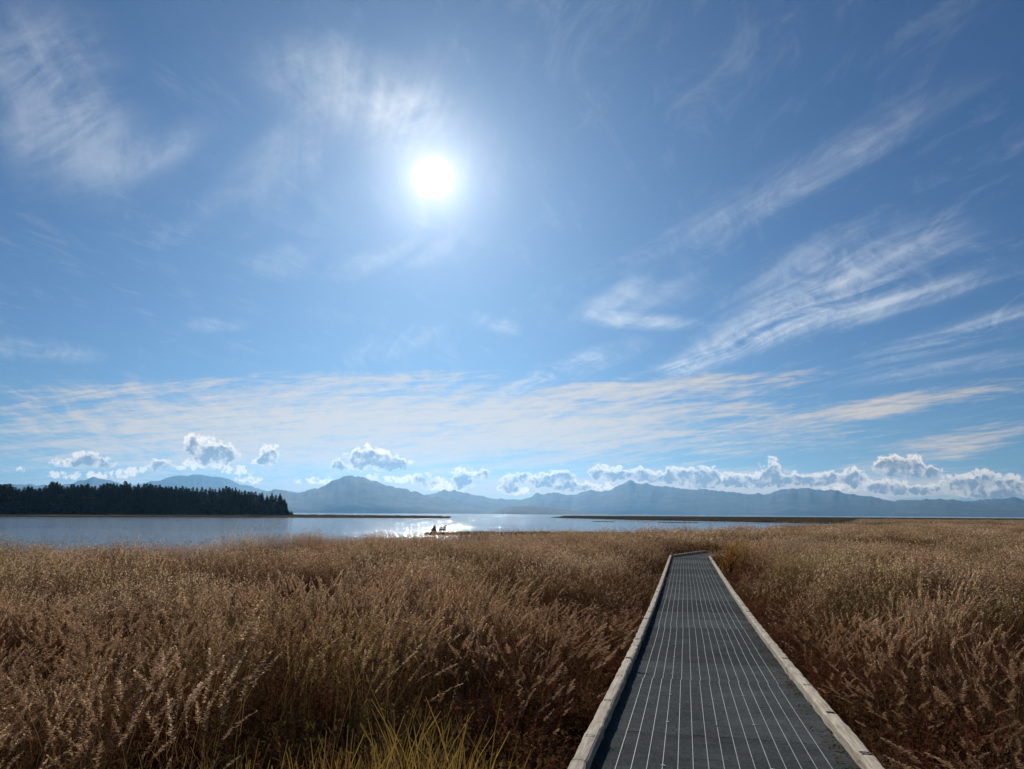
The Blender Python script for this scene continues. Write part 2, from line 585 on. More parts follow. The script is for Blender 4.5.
PATCH = [(3.0, 0.11, 0.50, 0.66, (0.21, 0.165, 0.05), 0.65), (9.0, 0.16, 0.52, 0.64, (0.16, 0.055, 0.03), 0.7)]
M_GROUND = mat_ground()
M_WATER = mat_water()
M_PLUME = mat_grass('reed_plume', [(0.05, (0.28, 0.16, 0.08)), (0.5, (0.53, 0.35, 0.205)), (0.95, (0.84, 0.64, 0.42))], 0.6,
                    patch=[(3.0, 0.11, 0.50, 0.66, (0.38, 0.29, 0.11), 0.6), (9.0, 0.16, 0.52, 0.66, (0.26, 0.11, 0.06), 0.65), (21.0, 0.33, 0.52, 0.68, (0.80, 0.60, 0.42), 0.45)])
M_STEM = mat_grass('reed_stem', [(0.05, (0.075, 0.036, 0.018)), (0.5, (0.175, 0.095, 0.042)), (0.95, (0.33, 0.20, 0.09))], 0.35, patch=PATCH)
M_BLADE = mat_grass('dead_blade', [(0.05, (0.06, 0.028, 0.014)), (0.5, (0.14, 0.074, 0.033)), (0.95, (0.27, 0.16, 0.068))], 0.4, patch=PATCH)
M_WEED = mat_grass('red_weed', [(0.05, (0.07, 0.024, 0.014)), (0.5, (0.15, 0.054, 0.03)), (0.95, (0.27, 0.115, 0.055))], 0.3)
M_GREEN = mat_grass('yellow_green_blade', [(0.05, (0.11, 0.065, 0.022)), (0.5, (0.22, 0.145, 0.035)), (0.95, (0.42, 0.27, 0.07))], 0.5)
M_OLIVE = mat_grass('olive_reed', [(0.05, (0.07, 0.055, 0.025)), (0.5, (0.12, 0.095, 0.045)), (0.95, (0.19, 0.14, 0.07))], 0.3, noise_scale=0.02)
M_ORANGE = mat_grass('ochre_leaf', [(0.05, (0.24, 0.11, 0.025)), (0.5, (0.50, 0.26, 0.045)), (0.95, (0.70, 0.42, 0.08))], 0.4)
M_SAGE = mat_grass('dull_green_leaf', [(0.05, (0.08, 0.085, 0.045)), (0.5, (0.14, 0.145, 0.08)), (0.95, (0.22, 0.22, 0.13))], 0.35)


def mat_simple(name, c1, c2, scale=8, rough=0.85, bump=0.02, stretch=(1, 1, 1), detail=6, spec=0.3):
    m, g, o = new_mat(name)
    tcn = g.node('ShaderNodeTexCoord').outputs['Object']
    n = g.noise(g.mapping(tcn, (0, 0, 0), (0, 0, 0), stretch, 'POINT'), scale, detail, 0.6).outputs['Fac']
    c = g.ramp(n, [(0.3, c1), (0.7, c2)])
    principled(g, o, c, rough, n, bump, 0.6, spec)
    return m


M_BARK = mat_simple('bark', (0.04, 0.03, 0.022), (0.10, 0.075, 0.055), 6)
M_DRIFT = mat_simple('wet_driftwood', (0.025, 0.02, 0.016), (0.07, 0.055, 0.045), 9)
M_FIR = mat_grass('fir_needles', [(0.05, (0.010, 0.017, 0.008)), (0.5, (0.020, 0.029, 0.013)), (0.95, (0.036, 0.042, 0.018))], 0.06, noise_scale=0.01)
M_AUT = mat_grass('autumn_leaves', [(0.05, (0.06, 0.05, 0.018)), (0.5, (0.10, 0.08, 0.028)), (0.95, (0.16, 0.12, 0.04))], 0.25, noise_scale=0.01)


def mat_deck():
    m, g, o = new_mat('gritty_deck_board')
    tcn = g.node('ShaderNodeTexCoord').outputs['Object']
    oi = g.node('ShaderNodeObjectInfo').outputs['Random']
    geo = g.node('ShaderNodeNewGeometry')
    grit = g.noise(tcn, 260, 3, 0.7).outputs['Fac']
    blot = g.noise(geo.outputs['Position'], 2.3, 6, 0.65).outputs['Fac']
    scuff = g.noise(g.mapping(tcn, (0, 0, 0), (0, 0, 0), (0.5, 3.0, 1), 'POINT'), 5, 6, 0.75).outputs['Fac']
    f = g.math('ADD', g.math('MULTIPLY', blot, 0.55), g.math('MULTIPLY', scuff, 0.45))
    c = g.ramp(f, [(0.32, (0.047, 0.052, 0.053)), (0.5, (0.083, 0.091, 0.090)), (0.7, (0.142, 0.152, 0.147))])
    mot = g.noise(g.mapping(tcn, (0, 0, 0), (0, 0, 0), (1.0, 2.0, 1), 'POINT'), 34, 3, 0.6).outputs['Fac']
    c = g.mix(g.smooth(mot, 0.48, 0.66, 0.0, 0.5), c, (0.11, 0.128, 0.126))
    c = g.mix(g.smooth(mot, 0.50, 0.36, 0.0, 0.6), c, (0.018, 0.023, 0.025))
    sh = g.math('ADD', 0.70, g.math('MULTIPLY', oi, 0.6))
    c = g.mix(1.0, c, sh, 'MULTIPLY')
    dirt = g.smooth(g.noise(geo.outputs['Position'], 5.5, 5, 0.7).outputs['Fac'], 0.58, 0.72, 0.0, 0.35)
    c = g.mix(dirt, c, (0.085, 0.075, 0.06))
    c = g.mix(g.smooth(grit, 0.55, 0.75, 0.0, 0.35), c, (0.09, 0.10, 0.105))
    principled(g, o, c, g.smooth(blot, 0.3, 0.7, 0.62, 0.82), grit, 0.004, 0.4, 0.0)
    return m


def mat_strip():
    m, g, o = new_mat('pale_seam_strip')
    geo = g.node('ShaderNodeNewGeometry')
    n = g.noise(geo.outputs['Position'], 14, 5, 0.7).outputs['Fac']
    n2 = g.noise(geo.outputs['Position'], 1.7, 4, 0.7).outputs['Fac']
    f = g.math('ADD', g.math('MULTIPLY', n, 0.6), g.math('MULTIPLY', n2, 0.4))
    c = g.ramp(f, [(0.33, (0.16, 0.165, 0.165)), (0.5, (0.29, 0.30, 0.285)), (0.68, (0.41, 0.41, 0.39))])
    principled(g, o, c, 0.6, n, 0.003, 0.5, 0.4)
    return m


def mat_timber():
    m, g, o = new_mat('weathered_timber')
    tcn = g.node('ShaderNodeTexCoord').outputs['Object']
    oi = g.node('ShaderNodeObjectInfo').outputs['Random']
    geo = g.node('ShaderNodeNewGeometry')
    grain = g.noise(g.mapping(tcn, (0, 0, 0), (0, 0, 0), (14, 0.7, 14), 'POINT'), 3.2, 7, 0.65, 0.4).outputs['Fac']
    crack = g.noise(g.mapping(tcn, (5, 0, 0), (0, 0, 0), (40, 0.9, 40), 'POINT'), 1.6, 5, 0.7).outputs['Fac']
    blot = g.noise(geo.outputs['Position'], 3.1, 6, 0.7).outputs['Fac']
    c = g.ramp(grain, [(0.3, (0.24, 0.19, 0.13)), (0.5, (0.45, 0.38, 0.275)), (0.72, (0.63, 0.55, 0.42))])
    c = g.mix(g.smooth(blot, 0.50, 0.68, 0.0, 0.6), c, (0.16, 0.15, 0.10))
    c = g.mix(g.smooth(crack, 0.62, 0.68, 0.0, 0.85), c, (0.05, 0.04, 0.03))
    c = g.mix(1.0, c, g.math('ADD', 0.85, g.math('MULTIPLY', oi, 0.3)), 'MULTIPLY')
    h = g.math('SUBTRACT', grain, g.math('MULTIPLY', crack, 0.8))
    principled(g, o, c, 0.85, h, 0.012, 0.8, 0.25)
    return m


M_DECK, M_STRIP, M_TIMBER = mat_deck(), mat_strip(), mat_timber()
M_STEEL = mat_simple('galvanised_steel', (0.65, 0.66, 0.67), (0.85, 0.85, 0.85), 60, 0.5, 0.001, spec=0.3)
M_SLOT = mat_simple('dark_slot', (0.02, 0.018, 0.015), (0.05, 0.045, 0.04), 60, 0.9)

# ------------------------------------------------------------------ ground, water
az_f = np.linspace(-48, 48, 620)
az_b = np.linspace(48, 312, 120)[1:-1]
azs = np.radians(np.concatenate([az_f, az_b]))
rs = np.concatenate([np.arange(0.6, 60, 0.6), np.geomspace(60, 1800, 200), np.geomspace(1900, 16500, 24)])
A, RR = np.meshgrid(azs, rs)
X, Y = np.sin(A) * RR, np.cos(A) * RR
Z = ground_z(X, Y)
n_a, n_r = len(azs), len(rs)
verts = np.stack([X, Y, Z], -1).reshape(-1, 3)
ii = np.arange(n_r - 1)[:, None]; jj = np.arange(n_a)[None, :]; kk = (jj + 1) % n_a
F4 = np.stack([ii * n_a + jj, ii * n_a + kk, (ii + 1) * n_a + kk, (ii + 1) * n_a + jj], -1).reshape(-1, 4)
F4 = F4[:, ::-1]


def np_mesh(name, v, f4, mats, smooth=True, mi=None):
    me = bpy.data.meshes.new(name)
    me.vertices.add(len(v)); me.vertices.foreach_set('co', np.ascontiguousarray(v, dtype=np.float32).ravel())
    k = f4.shape[1]
    me.loops.add(len(f4) * k); me.loops.foreach_set('vertex_index', np.ascontiguousarray(f4, dtype=np.int32).ravel())
    me.polygons.add(len(f4)); me.polygons.foreach_set('loop_start', np.arange(0, len(f4) * k, k, dtype=np.int32))
    me.polygons.foreach_set('use_smooth', np.full(len(f4), smooth))
    for m in mats: me.materials.append(m)
    if mi is not None:
        me.polygons.foreach_set('material_index', np.asarray(mi, dtype=np.int32))
    me.update(calc_edges=True)
    me.validate()
    return me


gm = np_mesh('ground', verts, F4, [M_GROUND])
# close the small hole at the centre
go = bpy.data.objects.new('ground', gm); col.objects.link(go)
tag(go, kind='structure')
mb = MB()
mb.face([(-0.7, -0.7, -0.372), (0.7, -0.7, -0.372), (0.7, 0.7, -0.372), (-0.7, 0.7, -0.372)])
wb = MB()
NW = 96
ring0 = [(math.sin(2 * math.pi * k / NW) * 20, math.cos(2 * math.pi * k / NW) * 20, WATER) for k in range(NW)]
rows = [ring0]
for rr in (60, 200, 800, 3000, 9000, 16400):
    rows.append([(p[0] / 20 * rr, p[1] / 20 * rr, WATER) for p in ring0])
wb.grid(rows[::-1], 0, close=True)
wo = wb.build('water', M_WATER)
tag(wo, kind='structure')

# ------------------------------------------------------------------ mountains
def mat_mountain():
    m, g, o = new_mat('mountain_forest_and_rock')
    geo = g.node('ShaderNodeNewGeometry')
    P = geo.outputs['Position']
    n = g.noise(P, 0.004, 8, 0.65).outputs['Fac']
    n2 = g.noise(P, 0.0009, 5, 0.6).outputs['Fac']
    c = g.ramp(n, [(0.35, (0.012, 0.018, 0.016)), (0.55, (0.035, 0.045, 0.038)), (0.72, (0.085, 0.09, 0.085))])
    c = g.mix(g.smooth(n2, 0.5, 0.65, 0.0, 0.4), c, (0.10, 0.10, 0.10))
    principled(g, o, c, 0.95, n, 30, 0.6, 0.1)
    return m


M_MTN = mat_mountain()


def horizon_y(px):
    # image row of the level line
    lo, hi = 480.0, 560.0
    for _ in range(30):
        mid = (lo + hi) / 2
        if ray(px, mid).z > 0: lo = mid
        else: hi = mid
    return lo


def range_mesh(name, crest, dist, depth, seed, rough=1.0, ext=None):
    """a mountain range with a front slope, a crest and a back slope"""
    pts = []
    for px, py in crest:
        r = ray(px, py)
        pts.append((math.atan2(r.x, r.y), r.z / math.hypot(r.x, r.y)))
    a0, a1 = pts[0][0], pts[-1][0]
    if ext:
        for (azd, tn) in ext:
            pts.append((R(azd), tn))
        pts.sort()
        a0, a1 = pts[0][0], pts[-1][0]
    n = int((a1 - a0) / 0.0016)
    az = np.linspace(a0, a1, n)
    tz = np.interp(az, [p[0] for p in pts], [p[1] for p in pts])
    crest_h = tz * dist + CAM_Z
    nr = 40
    tt = np.linspace(-1, 1, nr)
    A, T = np.meshgrid(az, tt)
    d = dist + T * depth
    x, y = np.sin(A) * d, np.cos(A) * d
    prof = np.where(T <= 0, (1 + T) ** 0.85, (1 - T) ** 1.2)
    k = 1000.0
    ridge = 1 - np.abs(2 * fbm(x / 900 + seed, y / 1500 + seed, seed, 5) - 1)
    hgt = crest_h[None, :]
    z = hgt * prof
    fine = (fbm(A * 150 + seed, T * 2, seed + 3, 5) - 0.5) * 1.5
    z = z + hgt * 0.55 * prof * (1 - prof) * (ridge - 0.6)
    z = z + rough * 46 * fine * prof * np.clip(hgt / 300, 0.1, 1)
    z = np.minimum(z, hgt * (0.35 + 0.65 * (1 - np.abs(T))) + rough * 46 * fine * np.clip(hgt / 300, 0.1, 1))
    z = np.maximum(z, -6)
    z[0, :] = -6; z[-1, :] = -6
    v = np.stack([x, y, z], -1).reshape(-1, 3)
    ii = np.arange(nr - 1)[:, None]; jj = np.arange(n - 1)[None, :]
    f = np.stack([ii * n + jj, ii * n + jj + 1, (ii + 1) * n + jj + 1, (ii + 1) * n + jj], -1).reshape(-1, 4)
    o = bpy.data.objects.new(name, np_mesh(name, v, f, [M_MTN]))
    col.objects.link(o)
    tag(o, kind='structure')
    return o


range_mesh('mountain', [(262, 492), (277, 489.5), (292, 492), (304, 492), (318, 487), (327, 483), (336, 478.6), (343, 476), (351, 474.6), (361, 476), (371, 480),
                        (382, 483), (392, 485), (404, 489), (418, 492), (436, 497), (465, 505), (483, 509), (505, 515)], 9800, 1500, 3,
           ext=[(-24, 0.030), (-30, 0.028), (-38, 0.018), (-42, 0.0)])
range_mesh('mountains', [(425, 495), (431, 493), (444.6, 489.5), (449, 491), (453, 489), (465, 493), (483, 495), (494, 498), (512, 500), (524, 499), (530, 496), (537.6, 493), (545, 494),
                         (552, 492), (573, 495), (580, 492), (587, 490), (600, 491), (608, 490), (616, 486), (625.5, 483), (629, 480.5), (634, 481.5), (646, 483), (660, 486), (678, 487),
                         (699, 489), (719, 490), (740, 493), (763, 494), (775, 491), (784, 488.5), (791, 487.3), (798, 488), (809, 487), (822, 490), (832, 488), (848, 493.5),
                         (868, 496), (889, 501), (915, 499), (940, 498.6), (961, 500), (974, 502), (1000, 505), (1024, 507)], 12500, 1900, 5,
           ext=[(-11, 0.012), (-14, 0.0), (38, 0.022), (44, 0.015), (48, 0.0)])
range_mesh('far_mountains', [(60, 486), (79, 481), (85, 480), (94, 476.5), (102, 478), (111, 479), (125, 484), (140, 484), (155, 480), (165, 478.5), (176, 475.5), (187, 475.5), (199, 474),
                             (210, 475.5), (223, 476), (234, 481), (248, 486), (262, 490), (290, 491), (320, 494), (450, 500), (600, 500), (800, 503), (940, 502), (979, 500.5), (990, 498.5), (1000, 497), (1013, 497),
                             (1024, 498.6), (1050, 499)], 14800, 1500, 8, ext=[(-44, 0.0), (-40, 0.035), (44, 0.02), (48, 0)])
range_mesh('low_hills', [(486, 515), (494, 512), (502, 508.5), (509, 506.4), (520, 505.8), (532, 506), (545, 507), (560, 509), (573, 510.5), (593, 513), (615, 515), (625, 514.3), (640, 513.5), (655, 514.5), (668, 516)], 7000, 700, 12, 0.35)

# ------------------------------------------------------------------ boardwalk
walk = tag(empty('boardwalk', (P0.x, P0.y, ground_z(P0.x, P0.y).item())), 'dark grey boardwalk with pale seams and timber curbs crossing the marsh', 'boardwalk')
WALK_INV = Vector(walk.location)
DECK_W = 2.0
CW, CH, BLK = 0.105, 0.085, 0.03


def frame_at(p):
    return Matrix.Translation(p)


def place(o, p, az, slope):
    """put o (built along +Y) at p, heading az, pitched with slope"""
    o.rotation_euler = (math.atan(slope), 0, -az)
    o.location = Vector(p) - WALK_INV
    o.parent = walk


def box(mb, x0, x1, y0, y1, z0, z1, mi=0):
    p = [(x0, y0), (x1, y0), (x1, y1), (x0, y1)]
    b = [(a, c, z0) for a, c in p]; tp = [(a, c, z1) for a, c in p]
    mb.face(tp, mi); mb.face(b[::-1], mi)
    for i in range(4):
        j = (i + 1) % 4
        mb.face([b[i], b[j], tp[j], tp[i]], mi)


PITCHX = 0.104
N_LINES = 15


def panel(L, off, seed):
    rnd = random.Random(seed)
    m = MB()
    w = DECK_W / 2
    g_ = 0.002
    x = -w
    # boards between the seams, one slab each, slightly different heights
    edges = [-w] + [(-(N_LINES - 1) / 2 + k) * PITCHX + off for k in range(N_LINES)] + [w]
    for a, b in zip(edges[:-1], edges[1:]):
        dzz = rnd.uniform(-0.0015, 0.0015)
        box(m, a + 0.0025, b - 0.0025, g_, L - g_, -0.045, dzz)
    for e in edges[1:-1]:
        box(m, e - 0.0025, e + 0.0025, g_, L - g_, -0.045, 0.0035, 1)
    return m


def clip_mb():
    m = MB()
    pts = []
    for k in range(10):
        a = 2 * math.pi * k / 10
        pts.append((math.cos(a) * 0.019, math.sin(a) * 0.010))
    top = [(a * 0.8, b * 0.8, 0.006) for a, b in pts]
    bot = [(a, b, 0.0) for a, b in pts]
    m.face(top, 0)
    for i in range(10):
        j = (i + 1) % 10
        m.face([bot[i], bot[j], top[j], top[i]], 0)
    m.tube([(0, 0, 0.005), (0, 0, 0.009)], 0.005, 6, 0)
    return m


clip_me = clip_mb().mesh('clip', [M_STEEL])


def add_clip(parent, x, y, z):
    o = bpy.data.objects.new('clip', clip_me)
    col.objects.link(o)
    o.parent = parent
    o.location = (x, y, z)
    return o


PLEN = 1.25
y0 = 6.30 - 8 * PLEN * math.cos(AZ)
s0 = (y0) / math.cos(AZ)
npan = 0
s = s0
S_END = 37.6 / math.cos(AZ)
cb_near = 0
while s < S_END - 0.05:
    L = min(PLEN, S_END - s)
    pA = P0 + dir0 * s
    pB = P0 + dir0 * (s + L)
    zA, zB = walk_top(pA.y) - CH - BLK, walk_top(pB.y) - CH - BLK
    rnd = random.Random(npan)
    o = panel(L, random.Random(npan // 2).uniform(-0.013, 0.013), npan).build('deck_panel', [M_DECK, M_STRIP])
    place(o, (pA.x, pA.y, zA), AZ, (zB - zA) / L)
    if 3.5 < pA.y < 30:
        yy = 0.35
        while yy < 0.9:
            add_clip(o, -0.415 + rnd.uniform(-.008, .008), yy + rnd.uniform(-.04, .04), 0.0015)
            add_clip(o, 0.31 + rnd.uniform(-.008, .008), yy + 0.12 + rnd.uniform(-.04, .04), 0.0015)
            yy += 1.02
    s += L
    npan += 1
# the turn and the last stretch to the right
for (a, b, az_) in ((END, B1, az1), (B1, B2, az2)):
    d = (b - a); Lt = d.length; k = max(1, round(Lt / 2.4)); L = Lt / k
    for i in range(k):
        p = a + d * (i / k)
        o = panel(L, 0, 50 + i).build('deck_panel', [M_DECK, M_STRIP])
        place(o, (p.x, p.y, walk_top(60) - CH - BLK - 0.012 * (1 if az_ == az1 else 2)), az_, 0)
# wedge boards filling the corners
for (c, a, b, sd_, dz_) in ((END, AZ, az1, -1, .006), (B1, az1, az2, -1, .018)):
    m = MB()
    w = DECK_W / 2
    p1 = Vector((-math.cos(a) * w, math.sin(a) * w, 0)); p2 = Vector((-math.cos(b) * w, math.sin(b) * w, 0))
    pm = (p1 + p2).normalized() * (w / math.cos((b - a) / 2))
    top = [Vector((0, 0, 0)), p1 * 1.0, pm, p2]
    top = top[::-1]
    m.face([(q.x, q.y, 0) for q in top][::1]); m.face([(q.x, q.y, -.04) for q in top[::-1]])
    for i in range(4):
        j = (i + 1) % 4
        m.face([(top[i].x, top[i].y, -.04), (top[j].x, top[j].y, -.04), (top[j].x, top[j].y, 0), (top[i].x, top[i].y, 0)])
    o = m.build('deck_panel', [M_DECK]); o.parent = walk
    o.location = Vector((c.x, c.y, walk_top(60) - CH - BLK - dz_)) - WALK_INV


def curb_mesh(L, seed):
    """rough sawn timber, worn round edges, built along +Y with its bottom at z=0"""
    rnd = random.Random(seed)
    m = MB()
    n = max(2, int(L / 0.12))
    rows = []
    for i in range(n + 1):
        y = L * i / n + (0.006 if i == 0 else (-0.006 if i == n else 0))
        w0 = CW / 2 + 0.012 * (mnoise.noise(Vector((seed, y * 3.7, 0))))
        w1 = CW / 2 + 0.020 * (mnoise.noise(Vector((seed, y * 4.7, 5))))
        h = CH + 0.006 * mnoise.noise(Vector((seed + 9, y * 2.0, 1)))
        c = 0.012 + 0.008 * abs(mnoise.noise(Vector((seed, y * 6.0, 9))))
        sg = 0.006 * mnoise.noise(Vector((seed, y * 3.0, 19)))
        bow = 0.006 * mnoise.noise(Vector((seed + 3, y * 0.5, 2)))
        rows.append([(bow - w0, y, sg * .5), (bow - w0, y, h - c), (bow - w0 + c, y, h), (bow, y, h + 0.003), (bow + w1 - c, y, h), (bow + w1, y, h - c), (bow + w1, y, sg)][::-1])
    m.grid(rows, 0, close=True)
    m.face(rows[0][::-1]); m.face(rows[-1])
    return m


def slot_mesh():
    m = MB()
    box(m, -0.030, 0.034, -0.034, -0.020, -0.01, 0.0045)
    box(m, -0.034, 0.030, 0.020, 0.034, -0.01, 0.0045)
    return m.mesh('bolt_slot', [M_SLOT])


slot_me = slot_mesh()


def block_mesh():
    m = MB()
    box(m, -CW / 2 + 0.012, CW / 2 - 0.012, -0.10, 0.10, 0.003, BLK + 0.006)
    return m.mesh('spacer_block', [M_TIMBER])


block_me = block_mesh()


def curb_run(a, b, az_, side, seglen, ztop, seed, marks=True, off0=0.0, slots_at=None):
    nx = Vector((math.cos(az_), -math.sin(az_), 0)) * side * (DECK_W / 2 - CW / 2 - 0.004)
    d = (b - a); Lt = d.length; u = d.normalized()
    s = 0.0; k = 0
    while s < Lt - 0.05:
        L = min(seglen if k or not off0 else off0, Lt - s)
        pA, pB = a + u * s, a + u * (s + L)
        zA, zB = ztop(pA.y) - CH, ztop(pB.y) - CH
        o = curb_mesh(L, seed + k * 3).build('curb_rail', [M_TIMBER])
        p = pA + nx
        place(o, (p.x, p.y, zA), az_, (zB - zA) / L)
        nb_ = max(2, int(round(L / 1.25)) + 1)
        for i in range(nb_):
            yy = 0.14 + (L - 0.28) * i / (nb_ - 1)
            bl = bpy.data.objects.new('spacer_block', block_me); col.objects.link(bl)
            bl.parent = o; bl.location = (0, yy, -BLK)
        if marks:
            fy = [q for q in np.arange(0.94, 30, 1.27)]
            for q in fy:
                if s + 0.1 < q * 1.0 + 4.6 < s + L - 0.1:
                    pass
            t_ = 0.62
            while t_ < L - 0.2:
                sl = bpy.data.objects.new('bolt_slot', slot_me); col.objects.link(sl)
                sl.parent = o; sl.location = (0.0, t_, CH); sl.scale = (1, random.uniform(.7, 1.1), 1)
                sl.rotation_euler = (0, 0, random.uniform(-.08, .08))
                t_ += 1.28
        s += L; k += 1


a_s = P0 + dir0 * -4.6
curb_run(a_s, END, AZ, -1, 5.6, walk_top, 100, off0=4.1)
curb_run(a_s, END + dir0 * -0.35, AZ, 1, 5.6, walk_top, 200, off0=2.9)
flat = lambda y: walk_top(60) - 0.012
flat2 = lambda y: walk_top(60) - 0.024
u1 = Vector((math.sin(az1), math.cos(az1), 0)); u2 = Vector((math.sin(az2), math.cos(az2), 0))
curb_run(END + u1 * 0.18, B1 + u1 * 0.30, az1, -1, 3.2, flat, 300, False)
curb_run(END + u1 * 0.30, B1 - u1 * 0.45, az1, 1, 5.0, flat, 330, False)
curb_run(B1 + u2 * 0.42, B2, az2, -1, 3.6, flat2, 360, False)
curb_run(B1 + u2 * 0.10, B2, az2, 1, 3.6, flat2, 390, False)

# joists and posts that carry the deck
for (a, b, az_, zt) in ((a_s, END, AZ, walk_top), (END, B1, az1, flat), (B1, B2, az2, flat2)):
    d = b - a; Lt = d.length; u = d.normalized(); nn = max(2, int(Lt / 2.5))
    for side in (-1, 1):
        nx = Vector((math.cos(az_), -math.sin(az_), 0)) * side * 0.80
        k = 0
        while k * 5.0 < Lt - 0.1:
            L = min(5.0, Lt - k * 5.0)
            pA, pB = a + u * (k * 5.0), a + u * (k * 5.0 + L)
            m = MB(); box(m, -0.045, 0.045, 0, L - 0.01, -0.20, 0)
            o = m.build('joist', [M_TIMBER])
            zA, zB = zt(pA.y) - CH - BLK - 0.048 - .012, zt(pB.y) - CH - BLK - 0.048 - .012
            p = pA + nx
            place(o, (p.x, p.y, zA), az_, (zB - zA) / L)
            m = MB(); box(m, -0.07, 0.07, -0.07, 0.07, -1.2, -0.205)
            o = m.build('post', [M_TIMBER])
            p = pA + nx + u * 0.6
            place(o, (p.x, p.y, zA), az_, 0)
            k += 1

# ------------------------------------------------------------------ grass clumps
def ribbon(V, Fc, MI, pts, w0, w1, side, mi):
    b = len(V)
    n = len(pts)
    for i, p in enumerate(pts):
        w = (w0 + (w1 - w0) * i / (n - 1)) / 2
        V.append(p - side * w); V.append(p + side * w)
    for i in range(n - 1):
        Fc.append((b + 2 * i, b + 2 * i + 1, b + 2 * i + 3, b + 2 * i + 2)); MI.append(mi)


def npv(x, y, z): return np.array((x, y, z), float)


def rside(rnd, face=0.0):
    a = rnd.uniform(0, math.pi)
    return npv(math.cos(a), math.sin(a), 0)


def clump(seed, radius, stems, hgt, spread, leaves, plume, stem_w, leaf_w, blades, n_spike, spike, lean=0.28, mats=(0, 1, 2), big=1.0):
    """one tussock of reed grass: stems with plumes, leaves on the stems, dead blades below"""
    rnd = random.Random(seed)
    V, Fc, MI = [], [], []
    for s in range(stems):
        a, r = rnd.uniform(0, 2 * math.pi), radius * math.sqrt(rnd.random())
        base = npv(math.cos(a) * r, math.sin(a) * r, -0.05)
        h = hgt * rnd.uniform(0.72, 1.12)
        ld = npv(lean + rnd.gauss(0, spread), rnd.gauss(0, spread), 0)
        n = 4
        pts = []
        for i in range(n + 1):
            t_ = i / n
            pts.append(base + npv(0, 0, h * t_) + ld * (h * t_ ** 2.0))
        sd_ = rside(rnd)
        ribbon(V, Fc, MI, pts, stem_w, stem_w * 0.6, sd_, mats[0])
        for l in range(leaves):
            t_ = rnd.uniform(0.25, 0.8)
            p = base + npv(0, 0, h * t_) + ld * (h * t_ ** 2.0)
            aa = rnd.uniform(0, 2 * math.pi)
            dr = npv(math.cos(aa), math.sin(aa), 0)
            ll = rnd.uniform(0.18, 0.38) * hgt / 1.4
            up = rnd.uniform(0.3, 1.2)
            lp = [p, p + dr * ll * .4 + npv(0, 0, ll * .38 * up), p + dr * ll * .8 + npv(0, 0, ll * .4 * up), p + dr * ll * 1.1 + npv(0, 0, ll * (.4 * up - .35))]
            ribbon(V, Fc, MI, lp, leaf_w, leaf_w * 0.25, npv(-dr[1], dr[0], 0), mats[1])
        if rnd.random() < plume:
            top = pts[-1]
            tdir = pts[-1] - pts[-2]; tdir /= np.linalg.norm(tdir)
            droop = npv(tdir[0] + 0.25 * rnd.random(), tdir[1], 0) * rnd.uniform(0.2, 1.0)
            Lp = rnd.uniform(0.17, 0.30) * hgt / 1.4 * big
            for k in range(n_spike):
                t_ = (k + rnd.random()) / n_spike
                c = top - tdir * 0.03 + tdir * Lp * t_ + droop * Lp * t_ * t_ * 0.6
                fat = math.sin(math.pi * (0.12 + 0.86 * t_)) ** 0.8
                aa = rnd.uniform(0, 2 * math.pi)
                dr = npv(math.cos(aa), math.sin(aa), 0) * spike * 1.5 * fat * rnd.uniform(.2, 1) + tdir * spike * rnd.uniform(.3, 1.1) - npv(0, 0, spike * .3)
                wv_ = npv(-math.sin(aa), math.cos(aa), 0)
                w = spike * 0.26 * rnd.uniform(.7, 1.3)
                b = len(V)
                V.extend([c, c + dr * .5 + wv_ * w, c + dr, c + dr * .5 - wv_ * w])
                Fc.append((b, b + 1, b + 2, b + 3)); MI.append(mats[2])
    for s in range(blades):
        a, r = rnd.uniform(0, 2 * math.pi), radius * 1.1 * math.sqrt(rnd.random())
        base = npv(math.cos(a) * r, math.sin(a) * r, -0.05)
        h = hgt * rnd.uniform(0.35, 0.85)
        aa = rnd.uniform(0, 2 * math.pi)
        dr = npv(math.cos(aa) + lean, math.sin(aa), 0) * rnd.uniform(0.1, 0.75)
        bend = rnd.uniform(0, .5)
        pts = [base + npv(0, 0, h * (t_ - bend * t_ ** 3)) + dr * h * t_ ** 1.8 for t_ in (0, .35, .7, 1)]
        ribbon(V, Fc, MI, pts, leaf_w, leaf_w * .25, rside(rnd), mats[1])
    return np_mesh('tussock', np.array(V), np.array(Fc), [M_STEM, M_BLADE, M_PLUME], False, MI)


